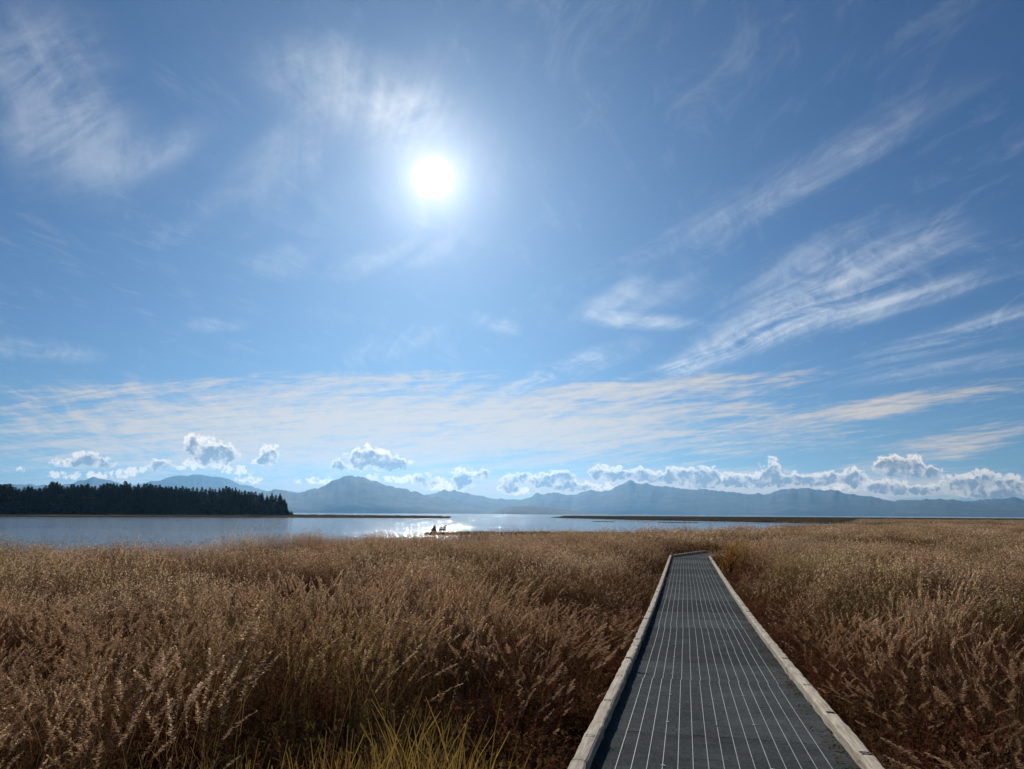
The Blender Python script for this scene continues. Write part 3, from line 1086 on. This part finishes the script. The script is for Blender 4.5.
def weed(seed, hgt, mats, twigs=26, leaf=0.018, radius=0.12):
    rnd = random.Random(seed)
    V, Fc, MI = [], [], []
    for s in range(twigs):
        a = rnd.uniform(0, 2 * math.pi)
        r = radius * rnd.random()
        base = npv(math.cos(a) * r, math.sin(a) * r, -0.05)
        out_ = npv(math.cos(a), math.sin(a), 0) * rnd.uniform(.1, .6)
        h = hgt * rnd.uniform(.5, 1.05)
        pts = [base + npv(0, 0, h * t_) + out_ * h * t_ ** 1.4 + npv(rnd.gauss(0, .015), rnd.gauss(0, .015), 0) for t_ in (0, .3, .6, .85, 1)]
        ribbon(V, Fc, MI, pts, 0.006, 0.0025, rside(rnd), 0)
        for k in range(16):
            t_ = rnd.uniform(.15, 1.0)
            c = base + npv(0, 0, h * t_) + out_ * h * t_ ** 1.4
            aa, el = rnd.uniform(0, 2 * math.pi), rnd.uniform(-.5, 1.0)
            dr = npv(math.cos(aa) * math.cos(el), math.sin(aa) * math.cos(el), math.sin(el)) * leaf * rnd.uniform(1.2, 3.5)
            wv_ = npv(-math.sin(aa), math.cos(aa), rnd.uniform(-.6, .6)) * leaf * rnd.uniform(.3, .7)
            b = len(V)
            V.extend([c, c + dr * .5 + wv_, c + dr, c + dr * .5 - wv_])
            Fc.append((b, b + 1, b + 2, b + 3)); MI.append(1)
    return np_mesh('weed', np.array(V), np.array(Fc), mats, False, MI)


def scatter(name, meshes, pts, idx, scl, rot, label, cat):
    """ONE object: geometry nodes copy the tussock meshes onto its points"""
    me = bpy.data.meshes.new(name)
    me.vertices.add(len(pts))
    me.vertices.foreach_set('co', np.ascontiguousarray(pts, dtype=np.float32).ravel())
    at = me.attributes.new('idx', 'INT', 'POINT'); at.data.foreach_set('value', np.asarray(idx, dtype=np.int32))
    at = me.attributes.new('scl', 'FLOAT_VECTOR', 'POINT'); at.data.foreach_set('vector', np.ascontiguousarray(scl, dtype=np.float32).ravel())
    at = me.attributes.new('rot', 'FLOAT_VECTOR', 'POINT'); at.data.foreach_set('vector', np.ascontiguousarray(rot, dtype=np.float32).ravel())
    o = bpy.data.objects.new(name, me); col.objects.link(o)
    ng = bpy.data.node_groups.new(name + '_scatter', 'GeometryNodeTree')
    ng.interface.new_socket('Geometry', in_out='INPUT', socket_type='NodeSocketGeometry')
    ng.interface.new_socket('Geometry', in_out='OUTPUT', socket_type='NodeSocketGeometry')
    gi = ng.nodes.new('NodeGroupInput'); go_ = ng.nodes.new('NodeGroupOutput')
    jn = ng.nodes.new('GeometryNodeJoinGeometry')
    infos = []
    for k, m_ in enumerate(meshes):
        src = bpy.data.objects.new(name + '_piece', m_)
        oi = ng.nodes.new('GeometryNodeObjectInfo')
        oi.inputs['Object'].default_value = src
        oi.inputs['As Instance'].default_value = False
        gt = ng.nodes.new('GeometryNodeGeometryToInstance')
        ng.links.new(oi.outputs['Geometry'], gt.inputs[0])
        infos.append(gt)
    for gt in infos[::-1]:
        ng.links.new(gt.outputs[0], jn.inputs[0])
    ip = ng.nodes.new('GeometryNodeInstanceOnPoints')
    ip.inputs['Pick Instance'].default_value = True

    def attr(nm, typ):
        n = ng.nodes.new('GeometryNodeInputNamedAttribute'); n.data_type = typ
        n.inputs['Name'].default_value = nm
        return [q for q in n.outputs if q.enabled and q.name == 'Attribute'][0]
    ng.links.new(gi.outputs[0], ip.inputs['Points'])
    ng.links.new(jn.outputs[0], ip.inputs['Instance'])
    ng.links.new(attr('idx', 'INT'), ip.inputs['Instance Index'])
    ng.links.new(attr('scl', 'FLOAT_VECTOR'), ip.inputs['Scale'])
    ng.links.new(attr('rot', 'FLOAT_VECTOR'), ip.inputs['Rotation'])
    ng.links.new(ip.outputs[0], go_.inputs[0])
    md = o.modifiers.new('scatter', 'NODES'); md.node_group = ng
    tag(o, label, cat, kind='stuff')
    return o


def sample(d0, d1, dens, px0=-330, px1=1350, seed=0):
    """random places in the ring d0..d1 seen within the sector px0..px1 (and a little behind the picture's edges)"""
    r = np.random.default_rng(seed)
    a0, a1 = math.atan(u_of_px(px0)), math.atan(u_of_px(px1))
    n = int((a1 - a0) / 2 * (d1 * d1 - d0 * d0) * dens)
    a = r.uniform(a0, a1, n)
    d = np.sqrt(r.uniform(d0 * d0, d1 * d1, n))
    return np.sin(a) * d, np.cos(a) * d, d, r


def grass_height(x, y):
    """relative height of the sward, 0.55..1.2"""
    h = 0.78 + 0.60 * (fbm(x / 5.0, y / 5.0, 31, 3) - 0.5) + 0.60 * (fbm(x / 1.5, y / 1.5, 37, 2) - 0.5)
    dw = dist_walk(x, y)
    h = h * (0.52 + 0.48 * sstep(dw, 1.2, 3.4 - 1.6 * sstep(y, 20, 30)))
    return h


NEAR = [clump(k, 0.26, 13, 1.45, 0.13, 2, 0.92, 0.0045, 0.009, 18, 64, 0.026, lean=.13) for k in range(7)]
NEAR += [clump(30 + k, 0.28, 7, 1.5, 0.13, 2, 0.95, 0.005, 0.010, 20, 110, 0.040, lean=.15, big=1.35) for k in range(3)]
NEAR += [clump(20 + k, 0.30, 5, 1.25, 0.18, 3, 0.8, 0.0045, 0.010, 34, 44, 0.024, lean=.13) for k in range(3)]
MID = [clump(40 + k, 0.50, 30, 1.45, 0.13, 1, 0.95, 0.007, 0.014, 26, 12, 0.045, lean=.13) for k in range(6)]
FARC = [clump(60 + k, 1.1, 60, 1.40, 0.12, 1, 0.95, 0.016, 0.03, 30, 5, 0.09, lean=.13) for k in range(5)]
VFAR = [clump(80 + k, 2.4, 90, 1.3, 0.10, 0, 0.9, 0.05, 0.09, 50, 3, 0.14, lean=.15) for k in range(4)]


def lay(name, meshes, specs, label, cat):
    P_, I_, S_, R_ = [], [], [], []
    for (x, y, idx, s, r) in specs:
        z = ground_z(x, y)
        P_.append(np.stack([x, y, z], -1)); I_.append(idx)
        S_.append(s); R_.append(r)
    return scatter(name, meshes, np.concatenate(P_), np.concatenate(I_), np.concatenate(S_), np.concatenate(R_), label, cat)


def spec(x, y, r, base, cnt, hmul=1.0, yaw=1.5, tilt=0.06, zmax=None):
    n = len(x)
    hh = grass_height(x, y) * hmul * r.uniform(.88, 1.1, n)
    w = r.uniform(.85, 1.2, n)
    idx = base + r.integers(0, cnt, n)
    sc = np.stack([w, w, hh], -1)
    ro = np.stack([r.normal(0, tilt, n), r.normal(0, tilt, n), r.normal(0.2, yaw, n)], -1)
    return (x, y, idx, sc, ro)


def keep_land(x, y, margin, dw_min):
    E, px = land_edge(x, y)
    E = E * (1 + 0.08 * (fbm(x / 7, y / 7, 5) - 0.5))
    d = np.hypot(x, y)
    return (d < E - margin) & (dist_walk(x, y) > dw_min)


specs = []
allm = NEAR + MID + FARC + VFAR
x, y, d, r = sample(1.6, 15, 7.5, -900, 1900, 1)
gap = fbm(x / 2.2, y / 2.2, 51, 3)
k = keep_land(x, y, 0, 1.45) & (gap > 0.42) & (y > 0.5)
k &= r.random(len(x)) < 0.35 + 0.65 * sstep(dist_walk(x, y), 1.4, 3.0)
x, y = x[k], y[k]
specs.append(spec(x, y, r, 0, 13))
x, y, d, r = sample(15, 46, 4.2, -350, 1350, 2)
k = keep_land(x, y, 0.3, 1.25) & (fbm(x / 2.2, y / 2.2, 51, 3) > 0.34)
k &= r.random(len(x)) < 0.35 + 0.65 * sstep(dist_walk(x, y), 1.4, 3.0)
x, y = x[k], y[k]
specs.append(spec(x, y, r, 13, 6))
x, y, d, r = sample(46, 130, 0.75, -300, 1350, 3)
k = keep_land(x, y, 1.0, 2.2)
x, y = x[k], y[k]
specs.append(spec(x, y, r, 19, 5))
x, y, d, r = sample(130, 420, 0.10, 840, 1300, 4)
k = keep_land(x, y, 6.0, 2.2)
x, y = x[k], y[k]
specs.append(spec(x, y, r, 24, 4, 0.85))
lay('dry_grass', allm, specs, 'tall dry brown marsh grass with pale feathery plumes filling both sides of the boardwalk', 'grass')
print('grass points', sum(len(s_[0]) for s_ in specs))

# dark reddish weeds under and between the grass
WEEDS = [weed(200 + k, 0.75, [M_WEED, M_WEED]) for k in range(5)]
WEEDS += [weed(210 + k, 0.62, [M_WEED, M_BLADE], 30, 0.026, .16) for k in range(3)]
sp = []
x, y, d, r = sample(1.6, 20, 5.0, -900, 1900, 6)
dw = dist_walk(x, y)
k = keep_land(x, y, 0, 1.25) & (y > .5) & ((dw < 3.0) | (fbm(x / 2.6, y / 2.6, 71, 3) > 0.53)) & (r.random(len(x)) < 0.9)
x, y = x[k], y[k]
s_ = spec(x, y, r, 0, 8, 1.0, 3.0)
s_[3][:, 2] = r.uniform(.75, 1.35, len(x)) * (0.75 + 0.35 * sstep(dist_walk(x, y), 1.2, 3.0))
sp.append(s_)
x, y, d, r = sample(20, 48, 1.8, -350, 1350, 7)
dw = dist_walk(x, y)
k = keep_land(x, y, 0, 1.15) & ((dw < 3.2) | (fbm(x / 2.6, y / 2.6, 71, 3) > 0.56))
x, y = x[k], y[k]
s_ = spec(x, y, r, 0, 8, 1.1, 3.0); s_[3][:, :2] *= 1.5
sp.append(s_)
lay('red_weeds', WEEDS, sp, 'low dark reddish brown weeds between the grass and along the boardwalk', 'weeds')


# yellow-green sedge in the foreground
def sedge(seed):
    rnd = random.Random(seed)
    V, Fc, MI = [], [], []
    for s in range(26):
        a, r = rnd.uniform(0, 2 * math.pi), 0.16 * math.sqrt(rnd.random())
        base = npv(math.cos(a) * r, math.sin(a) * r, -0.05)
        h = rnd.uniform(.5, 1.08)
        aa = rnd.uniform(0, 2 * math.pi)
        dr = npv(math.cos(aa) + .25, math.sin(aa), 0) * rnd.uniform(.05, .38)
        pts = [base + npv(0, 0, h * (t_ - .08 * t_ ** 3)) + dr * h * t_ ** 2 for t_ in (0, .3, .55, .8, 1)]
        ribbon(V, Fc, MI, pts, rnd.uniform(.010, .019), .003, rside(rnd), 0 if rnd.random() < .62 else 1)
    return np_mesh('sedge', np.array(V), np.array(Fc), [M_GREEN, M_BLADE], False, MI)


SED = [sedge(300 + k) for k in range(5)]
r = np.random.default_rng(77)
xs, ys = [], []
for (px, d, rad, n) in [(305, 4.7, .26, 22), (400, 4.8, .34, 34), (455, 4.6, .15, 5), (620, 4.2, .2, 6), (80, 4.6, .3, 8), (250, 4.5, .25, 9), (545, 5.3, .35, 7), (430, 5.5, .3, 5)]:
    u = u_of_px(px); a = math.atan(u)
    for i in range(n):
        xs.append(math.sin(a) * d + r.normal(0, rad)); ys.append(math.cos(a) * d + r.normal(0, rad * .7))
xs, ys = np.array(xs), np.array(ys)
k = dist_walk(xs, ys) > 1.2
xs, ys = xs[k], ys[k]
s_ = spec(xs, ys, r, 0, 5, 1.0, 3.0); s_[3][:, 2] = r.uniform(.85, 1.25, len(xs))
lay('green_sedge', SED, [s_], 'yellow-green sedge blades growing through the dry grass in front', 'grass')

# olive reeds of the long low marsh across the channel, and low growth on the bars
sp = []
x, y, d, r = sample(255, 760, 0.045, 530, 1250, 9)
E, px = land_edge(x, y)
S = np.interp(px, STR_PX, STR_D)
k = (d > S + 8) & (px > 548) & ((px < 872) | (d > 430))
x, y = x[k], y[k]
s_ = spec(x, y, r, 0, 4, .72)
s_[3][:, :2] *= 1.3
sp.append(s_)


def olive(seed, rad, n, h, w):
    rnd = random.Random(seed)
    V, Fc, MI = [], [], []
    for s in range(n):
        a, rr_ = rnd.uniform(0, 2 * math.pi), rad * math.sqrt(rnd.random())
        base = npv(math.cos(a) * rr_, math.sin(a) * rr_, -0.1)
        hh = h * rnd.uniform(.5, 1.1)
        l = npv(rnd.gauss(.1, .15), rnd.gauss(0, .15), 0)
        pts = [base + npv(0, 0, hh * t_) + l * hh * t_ * t_ for t_ in (0, .5, 1)]
        ribbon(V, Fc, MI, pts, w, w * .5, rside(rnd), 0)
    return np_mesh('olive_tuft', np.array(V), np.array(Fc), [M_OLIVE], False, MI)


OL = [olive(400 + k, 2.8, 130, 1.35, .10) for k in range(4)]
OLs = [olive(410 + k, .8, 60, .42, .035) for k in range(3)]
x, y, d, r = sample(107, 128, 0.9, 440, 720, 10)
k = (ground_z(x, y) > -1.19) & (px_of_u(x / y) > 462)
x, y = x[k], y[k]
s_ = spec(x, y, r, 4, 3, 1.0); sp.append(s_)
x, y, d, r = sample(485, 760, .02, 100, 460, 12)
k = (ground_z(x, y) > -1.1) & (r.random(len(x)) < .6)
x, y = x[k], y[k]
s_ = spec(x, y, r, 0, 4, .40); sp.append(s_)
lay('marsh_reeds', OL + OLs, sp, 'dark olive reeds on the long low marsh across the channel', 'reeds')

# ------------------------------------------------------------------ shrubs that stand out
def shrub(name, px, dist, hgt, wid, leafm, label, cat, seed, dens=420, leaf=0.05, group=None, zz=None, bare=False):
    a = math.atan(u_of_px(px))
    x, y = math.sin(a) * dist, math.cos(a) * dist
    z = float(ground_z(x, y)) if zz is None else zz
    root = tag(empty(name, (x, y, z)), label, cat, group)
    rnd = random.Random(seed)
    st = MB(); V, Fc, MI = [], [], []
    for s in range(12):
        aa = rnd.uniform(0, 2 * math.pi); o_ = rnd.uniform(.15, 1) * wid / 2
        tip = Vector((math.cos(aa) * o_, math.sin(aa) * o_, hgt * rnd.uniform(.7, 1)))
        st.tube([(0, 0, -.1), tip * .35 + Vector((0, 0, .1 * hgt)), tip * .7, tip], [.014 * hgt + .004, .010 * hgt, .006 * hgt, .002 * hgt], 5)
        for q in range(4):
            b0 = tip * rnd.uniform(.45, .9)
            a2 = rnd.uniform(0, 2 * math.pi)
            b1 = b0 + Vector((math.cos(a2) * .25 * wid * .6, math.sin(a2) * .25 * wid * .6, rnd.uniform(.05, .2) * hgt))
            st.tube([b0, b1], [.005 * hgt, .002 * hgt], 4)
        for k in range(dens // 12 if not bare else 3):
            c = np.array(tip) * rnd.uniform(.35, 1.02) + npv(rnd.gauss(0, .13 * wid), rnd.gauss(0, .13 * wid), rnd.gauss(0, .06 * hgt))
            a3, el = rnd.uniform(0, 2 * math.pi), rnd.uniform(-.6, 1.1)
            dr = npv(math.cos(a3) * math.cos(el), math.sin(a3) * math.cos(el), math.sin(el)) * leaf * rnd.uniform(.8, 1.8)
            wv_ = npv(-math.sin(a3), math.cos(a3), rnd.uniform(-.6, .6)) * leaf * .35
            b = len(V)
            V.extend([c, c + dr * .5 + wv_, c + dr, c + dr * .5 - wv_]); Fc.append((b, b + 1, b + 2, b + 3)); MI.append(0)
    st.build('stems', [M_BARK], root)
    fo = bpy.data.objects.new('foliage', np_mesh('foliage', np.array(V), np.array(Fc), [leafm], False, MI))
    col.objects.link(fo); fo.parent = root
    return root


shrub('ochre_shrub', 727, 33, 1.45, 1.5, M_ORANGE, 'ochre yellow leafy shrub just right of where the boardwalk turns', 'shrub', 1, 1800, .06)
shrub('ochre_shrub', 745, 37, 1.35, 1.6, M_ORANGE, 'rusty ochre shrub, taller and further back behind the turn of the boardwalk', 'shrub', 2, 1500, .06)
shrub('dark_shrub', 622, 37, 1.35, 1.5, M_SAGE, 'dull green bushy shrub in the dry grass left of the far end of the boardwalk', 'shrub', 3, 900, .05)
shrub('bare_bush', 707, 141, 1.25, 1.7, M_OLIVE, 'thin bare bush standing in the shallow water of the channel', 'bush', 5, bare=True, leaf=.06)
shrub('dark_shrub', 880, 118, 1.9, 3.0, M_SAGE, 'small dark shrub at the right end of the channel where it meets the brown grass', 'shrub', 6, 700, .12)


# ------------------------------------------------------------------ driftwood stumps on the bar
def at(px, dist):
    a = math.atan(u_of_px(px))
    return math.sin(a) * dist, math.cos(a) * dist


def stump_a():
    x, y = at(435, 115)
    root = tag(empty('driftwood_stump', (x, y, float(ground_z(x, y)))), 'black driftwood stump with a pointed top on the mud bar, left of the pair', 'driftwood', 'driftwood stumps on the mud bar')
    root.scale = (.9, .9, .95)
    m = MB()
    m.tube([(0, 0, -.1), (0.02, 0, .35), (.0, 0, .75), (.08, 0, 1.0), (.16, 0, 1.25)], [.42, .46, .34, .22, .05], 9)
    m.tube([(0, 0, .6), (-.35, .1, .72), (-.55, .1, .62)], [.16, .1, .04], 6)
    m.build('trunk', [M_DRIFT], root, True)
    for k in range(7):
        a = 2 * math.pi * k / 7 + .3
        q = MB()
        L = .75 + .25 * math.sin(k * 5)
        q.tube([(0, 0, .4), (math.cos(a) * L * .6, math.sin(a) * L * .6, .28), (math.cos(a) * L, math.sin(a) * L, -.05)], [.16, .10, .04], 6)
        q.build('root', [M_DRIFT], root, True)
    return root


def stump_b():
    x, y = at(443.5, 115.5)
    root = tag(empty('driftwood_root', (x, y, float(ground_z(x, y)))), 'black driftwood log on crooked legs with one raised knobbed arm, right of the pair', 'driftwood', 'driftwood stumps on the mud bar')
    root.scale = (.9, .9, .95)
    m = MB()
    m.tube([(-.55, 0, .66), (-.2, .05, .60), (.25, 0, .64), (.55, 0, .60)], [.10, .14, .13, .12], 7)
    m.tube([(-.35, 0, .62), (-.3, 0, .95), (.25, .05, .98), (.42, 0, .70)], [.06, .10, .09, .07], 6)
    m.build('trunk', [M_DRIFT], root, True)
    q = MB(); q.tube([(.45, 0, .55), (.5, 0, .9), (.42, 0, 1.15), (.62, 0, 1.22), (.82, 0, 1.18)], [.11, .09, .10, .12, .05], 6)
    q.build('branch', [M_DRIFT], root, True)
    for xx, yy in ((-.55, .15), (-.25, -.2), (.2, .2), (.5, -.1), (.62, .15)):
        q = MB(); q.tube([(xx * .8, 0, .62), (xx, yy * .6, .3), (xx * 1.05, yy, -.1)], [.10, .07, .06], 6)
        q.build('root', [M_DRIFT], root, True)


stump_a(); stump_b()
for (px, dist, h, wd, lab) in [(542, 112, .85, .16, 'short dark upright stump at the water edge behind the grass'),
                               (549, 113, .42, .22, 'squat dark stump beside the short upright one at the water edge'),
                               (398, 640, 1.1, .5, 'tiny dark snag standing on the thin spit in front of the bright water')]:
    x, y = at(px, dist)
    m = MB()
    m.tube([(0, 0, -.2), (.02, 0, h * .5), (-.03, .02, h * .8), (.03, 0, h)], [wd * 1.2, wd * .8, wd * .9, wd * .5], 8)
    m.tube([(0, 0, h * .6), (wd * 1.8, 0, h * .8)], [wd * .4, wd * .2], 5)
    m.tube([(0, 0, h * .15), (-wd * 2, wd, -.1)], [wd * .5, wd * .2], 5)
    o = m.build('stump', [M_DRIFT], None, True)
    o.location = (x, y, float(ground_z(x, y)))
    tag(o, lab, 'stump')

# ------------------------------------------------------------------ wooded island
def conifer(seed, h=24.0):
    rnd = random.Random(seed)
    V, Fc, MI = [], [], []
    tb = MB()
    tb.tube([(0, 0, -1), (0, 0, h * .5), (0, 0, h * .98)], [.38, .22, .04], 6)
    wr = h * rnd.uniform(.13, .18)
    z = h * rnd.uniform(.04, .12)
    while z < h * .985:
        t_ = z / h
        rad = wr * (1 - t_) ** rnd.uniform(.62, .78) * rnd.uniform(.75, 1.1) + .18
        nb_ = 7 if t_ < .85 else 5
        a0 = rnd.uniform(0, 6.28)
        for k in range(nb_):
            a = a0 + k * 6.283 / nb_ + rnd.gauss(0, .15)
            L = rad * rnd.uniform(.65, 1.2)
            c, s_ = math.cos(a), math.sin(a)
            dr = rnd.uniform(.15, .5)
            for q, (w_, l0, l1) in enumerate(((.26, 0, .62), (.34, .35, 1.0))):
                p0 = npv(c * L * l0, s_ * L * l0, z - dr * L * l0)
                p1 = npv(c * L * l1, s_ * L * l1, z - dr * L * l1 * 1.15)
                pm = (p0 + p1) / 2
                wv_ = npv(-s_, c, 0) * L * w_
                b = len(V)
                V.extend([p0 + npv(0, 0, .25), pm + wv_ - npv(0, 0, .25), p1, pm - wv_ - npv(0, 0, .25)])
                Fc.append((b, b + 1, b + 2)); MI.append(0); Fc.append((b, b + 2, b + 3)); MI.append(0)
                b = len(V)
                V.extend([p0, pm - npv(0, 0, .9 * rnd.uniform(.6, 1.2)), p1]); Fc.append((b, b + 1, b + 2)); MI.append(0)
        z += h * rnd.uniform(.028, .045)
    me_v = V + [np.array(p) for p in tb.v]
    me = bpy.data.meshes.new('conifer')
    off = len(V)
    faces = [tuple(f) for f in Fc] + [tuple(i + off for i in f) for f in tb.f]
    me.from_pydata([tuple(p) for p in me_v], [], faces)
    me.materials.append(M_FIR); me.materials.append(M_BARK)
    me.polygons.foreach_set('material_index', [0] * len(Fc) + [1] * len(tb.f))
    me.update()
    return me


def broadleaf(seed, h=15.0):
    rnd = random.Random(seed)
    V, Fc = [], []
    tb = MB()
    tb.tube([(0, 0, -1), (.2, 0, h * .35), (0, .2, h * .8)], [.3, .2, .06], 6)
    cl = []
    for k in range(22):
        a, rr_ = rnd.uniform(0, 6.28), rnd.random() ** .6
        zz = rnd.uniform(.15, .95)
        rr2 = rr_ * h * .26 * math.sin(math.pi * min(1, zz * .85 + .1))
        c = npv(math.cos(a) * rr2, math.sin(a) * rr2, zz * h)
        cl.append(c)
        if k % 3 == 0:
            tb.tube([(0, 0, zz * h * .6), tuple(c)], [.1, .03], 4)
    for c in cl:
        for q in range(46):
            p = c + npv(rnd.gauss(0, .8), rnd.gauss(0, .8), rnd.gauss(0, .7))
            a3 = rnd.uniform(0, 6.28); s1 = rnd.uniform(.25, .55)
            d1 = npv(math.cos(a3), math.sin(a3), rnd.uniform(-.8, .8)) * s1; d2 = npv(-math.sin(a3), math.cos(a3), rnd.uniform(-.8, .8)) * s1
            b = len(V); V.extend([p - d1, p + d2, p + d1, p - d2]); Fc.append((b, b + 1, b + 2, b + 3))
    off = len(V)
    me = bpy.data.meshes.new('broadleaf_tree')
    me.from_pydata([tuple(p) for p in V] + tb.v, [], Fc + [tuple(i + off for i in f) for f in tb.f])
    me.materials.append(M_AUT); me.materials.append(M_BARK)
    me.polygons.foreach_set('material_index', [0] * len(Fc) + [1] * len(tb.f))
    me.update()
    return me


CON = [conifer(500 + k) for k in range(8)]
BRO = [broadleaf(520 + k) for k in range(3)]
SKYL = [(-160, 484), (-60, 482), (0, 483), (8, 482), (18, 486), (30, 485), (42, 487), (48, 480), (56, 480), (66, 484), (76, 482), (86, 482), (97, 485), (103, 481), (115, 481), (128, 480), (134, 483),
        (140, 483), (147, 481), (160, 484), (176, 485), (200, 485), (212, 486), (223, 483.5), (236, 485), (246, 488), (256, 489.5), (263, 492), (268, 494), (274, 491), (280, 493), (285, 498), (290, 503)]
rnd = random.Random(99)
trees = []
for row, (dd, step, k_) in enumerate(((561, 2.9, .86), (585, 3.4, .97), (612, 3.6, 1.0))):
    px = -70.0
    while px < 288 - row * 4:
        trees.append((px + rnd.uniform(-1, 1), dd + rnd.uniform(-7, 7), k_, row))
        px += step * rnd.uniform(.7, 1.35)
trees = trees[:296]
first = {}
for (px, dd, kk_, row) in trees:
    x, y = at(px, dd)
    gz = float(ground_z(x, y))
    top = np.interp(px, [a for a, b in SKYL], [b for a, b in SKYL])
    rr_ = ray(px, top)
    ztop_ = CAM_Z + rr_.z / math.hypot(rr_.x, rr_.y) * dd
    hh = (ztop_ - gz) * kk_ * rnd.uniform(.90, 1.02)
    if row == 0 and rnd.random() < .10:
        o = bpy.data.objects.new('broadleaf_tree', rnd.choice(BRO)); s_ = hh * .72 / 15
        tag(o, 'dull yellowing broadleaf tree at the foot of the dark conifers on the island', 'tree', 'yellowing trees at the front of the island wood')
    else:
        o = bpy.data.objects.new('conifer', rnd.choice(CON)); s_ = hh / 24
        if row == 0: tag(o, 'dark conifer in the front row of the island wood, foot near the shore', 'tree', 'front conifers of the island wood')
        else: tag(o, 'dark conifer deep in the island wood, only its pointed top showing', 'tree', 'rear conifers of the island wood')
    col.objects.link(o)
    o.location = (x, y, gz)
    wsc = s_ * rnd.uniform(1.6, 2.3)
    o.scale = (wsc, wsc, s_)
    o.rotation_euler = (0, 0, rnd.uniform(0, 6.28))
# the last trees at the tip
for (px, dd, topy, lab) in [(280, 562, 492.5, 'tall spiky conifer at the right tip of the island wood, highest of the tip trees'),
                            (286, 566, 499, 'lower conifer leaning out as the last tree at the right end of the island wood')]:
    x, y = at(px, dd)
    gz = float(ground_z(x, y))
    rr_ = ray(px, topy)
    hh = CAM_Z + rr_.z / math.hypot(rr_.x, rr_.y) * dd - gz
    o = bpy.data.objects.new('conifer', CON[0] if px < 283 else CON[3]); col.objects.link(o)
    o.location = (x, y, gz); s_ = hh / 24; o.scale = (s_ * 1.5, s_ * 1.5, s_)
    o.rotation_euler = (0, 0.05 if px > 283 else 0, px)
    tag(o, lab, 'tree')


def bushes():
    rnd = random.Random(5)
    V, Fc = [], []
    for k in range(2200):
        px = rnd.uniform(-80, 293); dd = 550 + rnd.uniform(0, 12)
        x, y = at(px, dd)
        z = float(ground_z(x, y))
        z = max(z, WATER)
        for q in range(9):
            p = npv(x + rnd.gauss(0, .9), y + rnd.gauss(0, .9), z + abs(rnd.gauss(0, 1.3)))
            a3 = rnd.uniform(0, 6.28); s1 = rnd.uniform(.3, .8)
            d1 = npv(math.cos(a3), math.sin(a3), rnd.uniform(-.8, .8)) * s1; d2 = npv(-math.sin(a3), math.cos(a3), rnd.uniform(-.8, .8)) * s1
            b = len(V); V.extend([p - d1, p + d2, p + d1, p - d2]); Fc.append((b, b + 1, b + 2, b + 3))
    o = bpy.data.objects.new('undergrowth', np_mesh('undergrowth', np.array(V), np.array(Fc), [M_FIR], False))
    col.objects.link(o)
    tag(o, 'dark undergrowth along the shore of the wooded island', 'undergrowth', kind='stuff')


bushes()

# ------------------------------------------------------------------ litter on the deck
def litter():
    rnd = random.Random(15)
    V, Fc, MI = [], [], []
    for k in range(1500):
        if k < 1150:
            s = rnd.uniform(4.2, 17); side = 1 if rnd.random() < .8 else -1
            off = side * (DECK_W / 2 - CW - abs(rnd.gauss(0, .07 if side > 0 else .04)))
            cl = mnoise.noise(Vector((s * 1.3, side * 4, 0)))
            if cl < -.12: continue
        else:
            s = rnd.uniform(4.2, 30); off = rnd.uniform(-.8, .8)
            if rnd.random() < .6: continue
        p = P0 + dir0 * s + Vector((math.cos(AZ), -math.sin(AZ), 0)) * off
        z = walk_top(p.y) - CH - BLK + .005 + rnd.random() * .012
        a = rnd.uniform(0, 6.28)
        L, w = rnd.uniform(.02, .09), rnd.uniform(.002, .008)
        d = npv(math.cos(a), math.sin(a), rnd.uniform(-.02, .25)) * L; wv_ = npv(-math.sin(a), math.cos(a), rnd.uniform(-.3, .3)) * w
        c = npv(p.x, p.y, z)
        b = len(V); V.extend([c, c + d * .5 + wv_, c + d, c + d * .5 - wv_]); Fc.append((b, b + 1, b + 2, b + 3)); MI.append(rnd.choice((0, 0, 1, 2)))
    o = bpy.data.objects.new('grass_litter', np_mesh('grass_litter', np.array(V), np.array(Fc), [M_BLADE, M_SAGE, M_STEM], False, MI))
    col.objects.link(o)
    tag(o, 'dead grass bits and moss scraps lying on the deck beside the curbs', 'litter', kind='stuff')


litter()

# ------------------------------------------------------------------ haze
HAZE = 3.7e-5
if HAZE > 0:
    m, g, o_ = new_mat('haze')
    pv = g.node('ShaderNodeVolumePrincipled')
    pv.inputs['Color'].default_value = (0.27, 0.60, 1.0, 1)
    pv.inputs['Density'].default_value = HAZE
    pv.inputs['Anisotropy'].default_value = 0.58
    g.l.new(pv.outputs[0], o_.inputs['Volume'])
    hb = MB(); box(hb, -17000, 17000, -17000, 17000, -8, 960)
    ho = hb.build('haze', [m])
    tag(ho, 'pale blue sea haze in front of the mountains', 'haze', kind='stuff')

# ------------------------------------------------------------------ render settings
scene.render.engine = 'CYCLES'
cy = scene.cycles
cy.use_denoising = True
cy.max_bounces = 6
cy.diffuse_bounces = 3
cy.glossy_bounces = 2
cy.transmission_bounces = 3
cy.volume_bounces = 0
cy.transparent_max_bounces = 4
cy.caustics_reflective = False
cy.caustics_refractive = False
cy.sample_clamp_indirect = 6
vs = scene.view_settings
vs.view_transform = 'Standard'
vs.look = 'None'
vs.exposure = -0.1
vs.gamma = 1.0
vs.use_curve_mapping = False
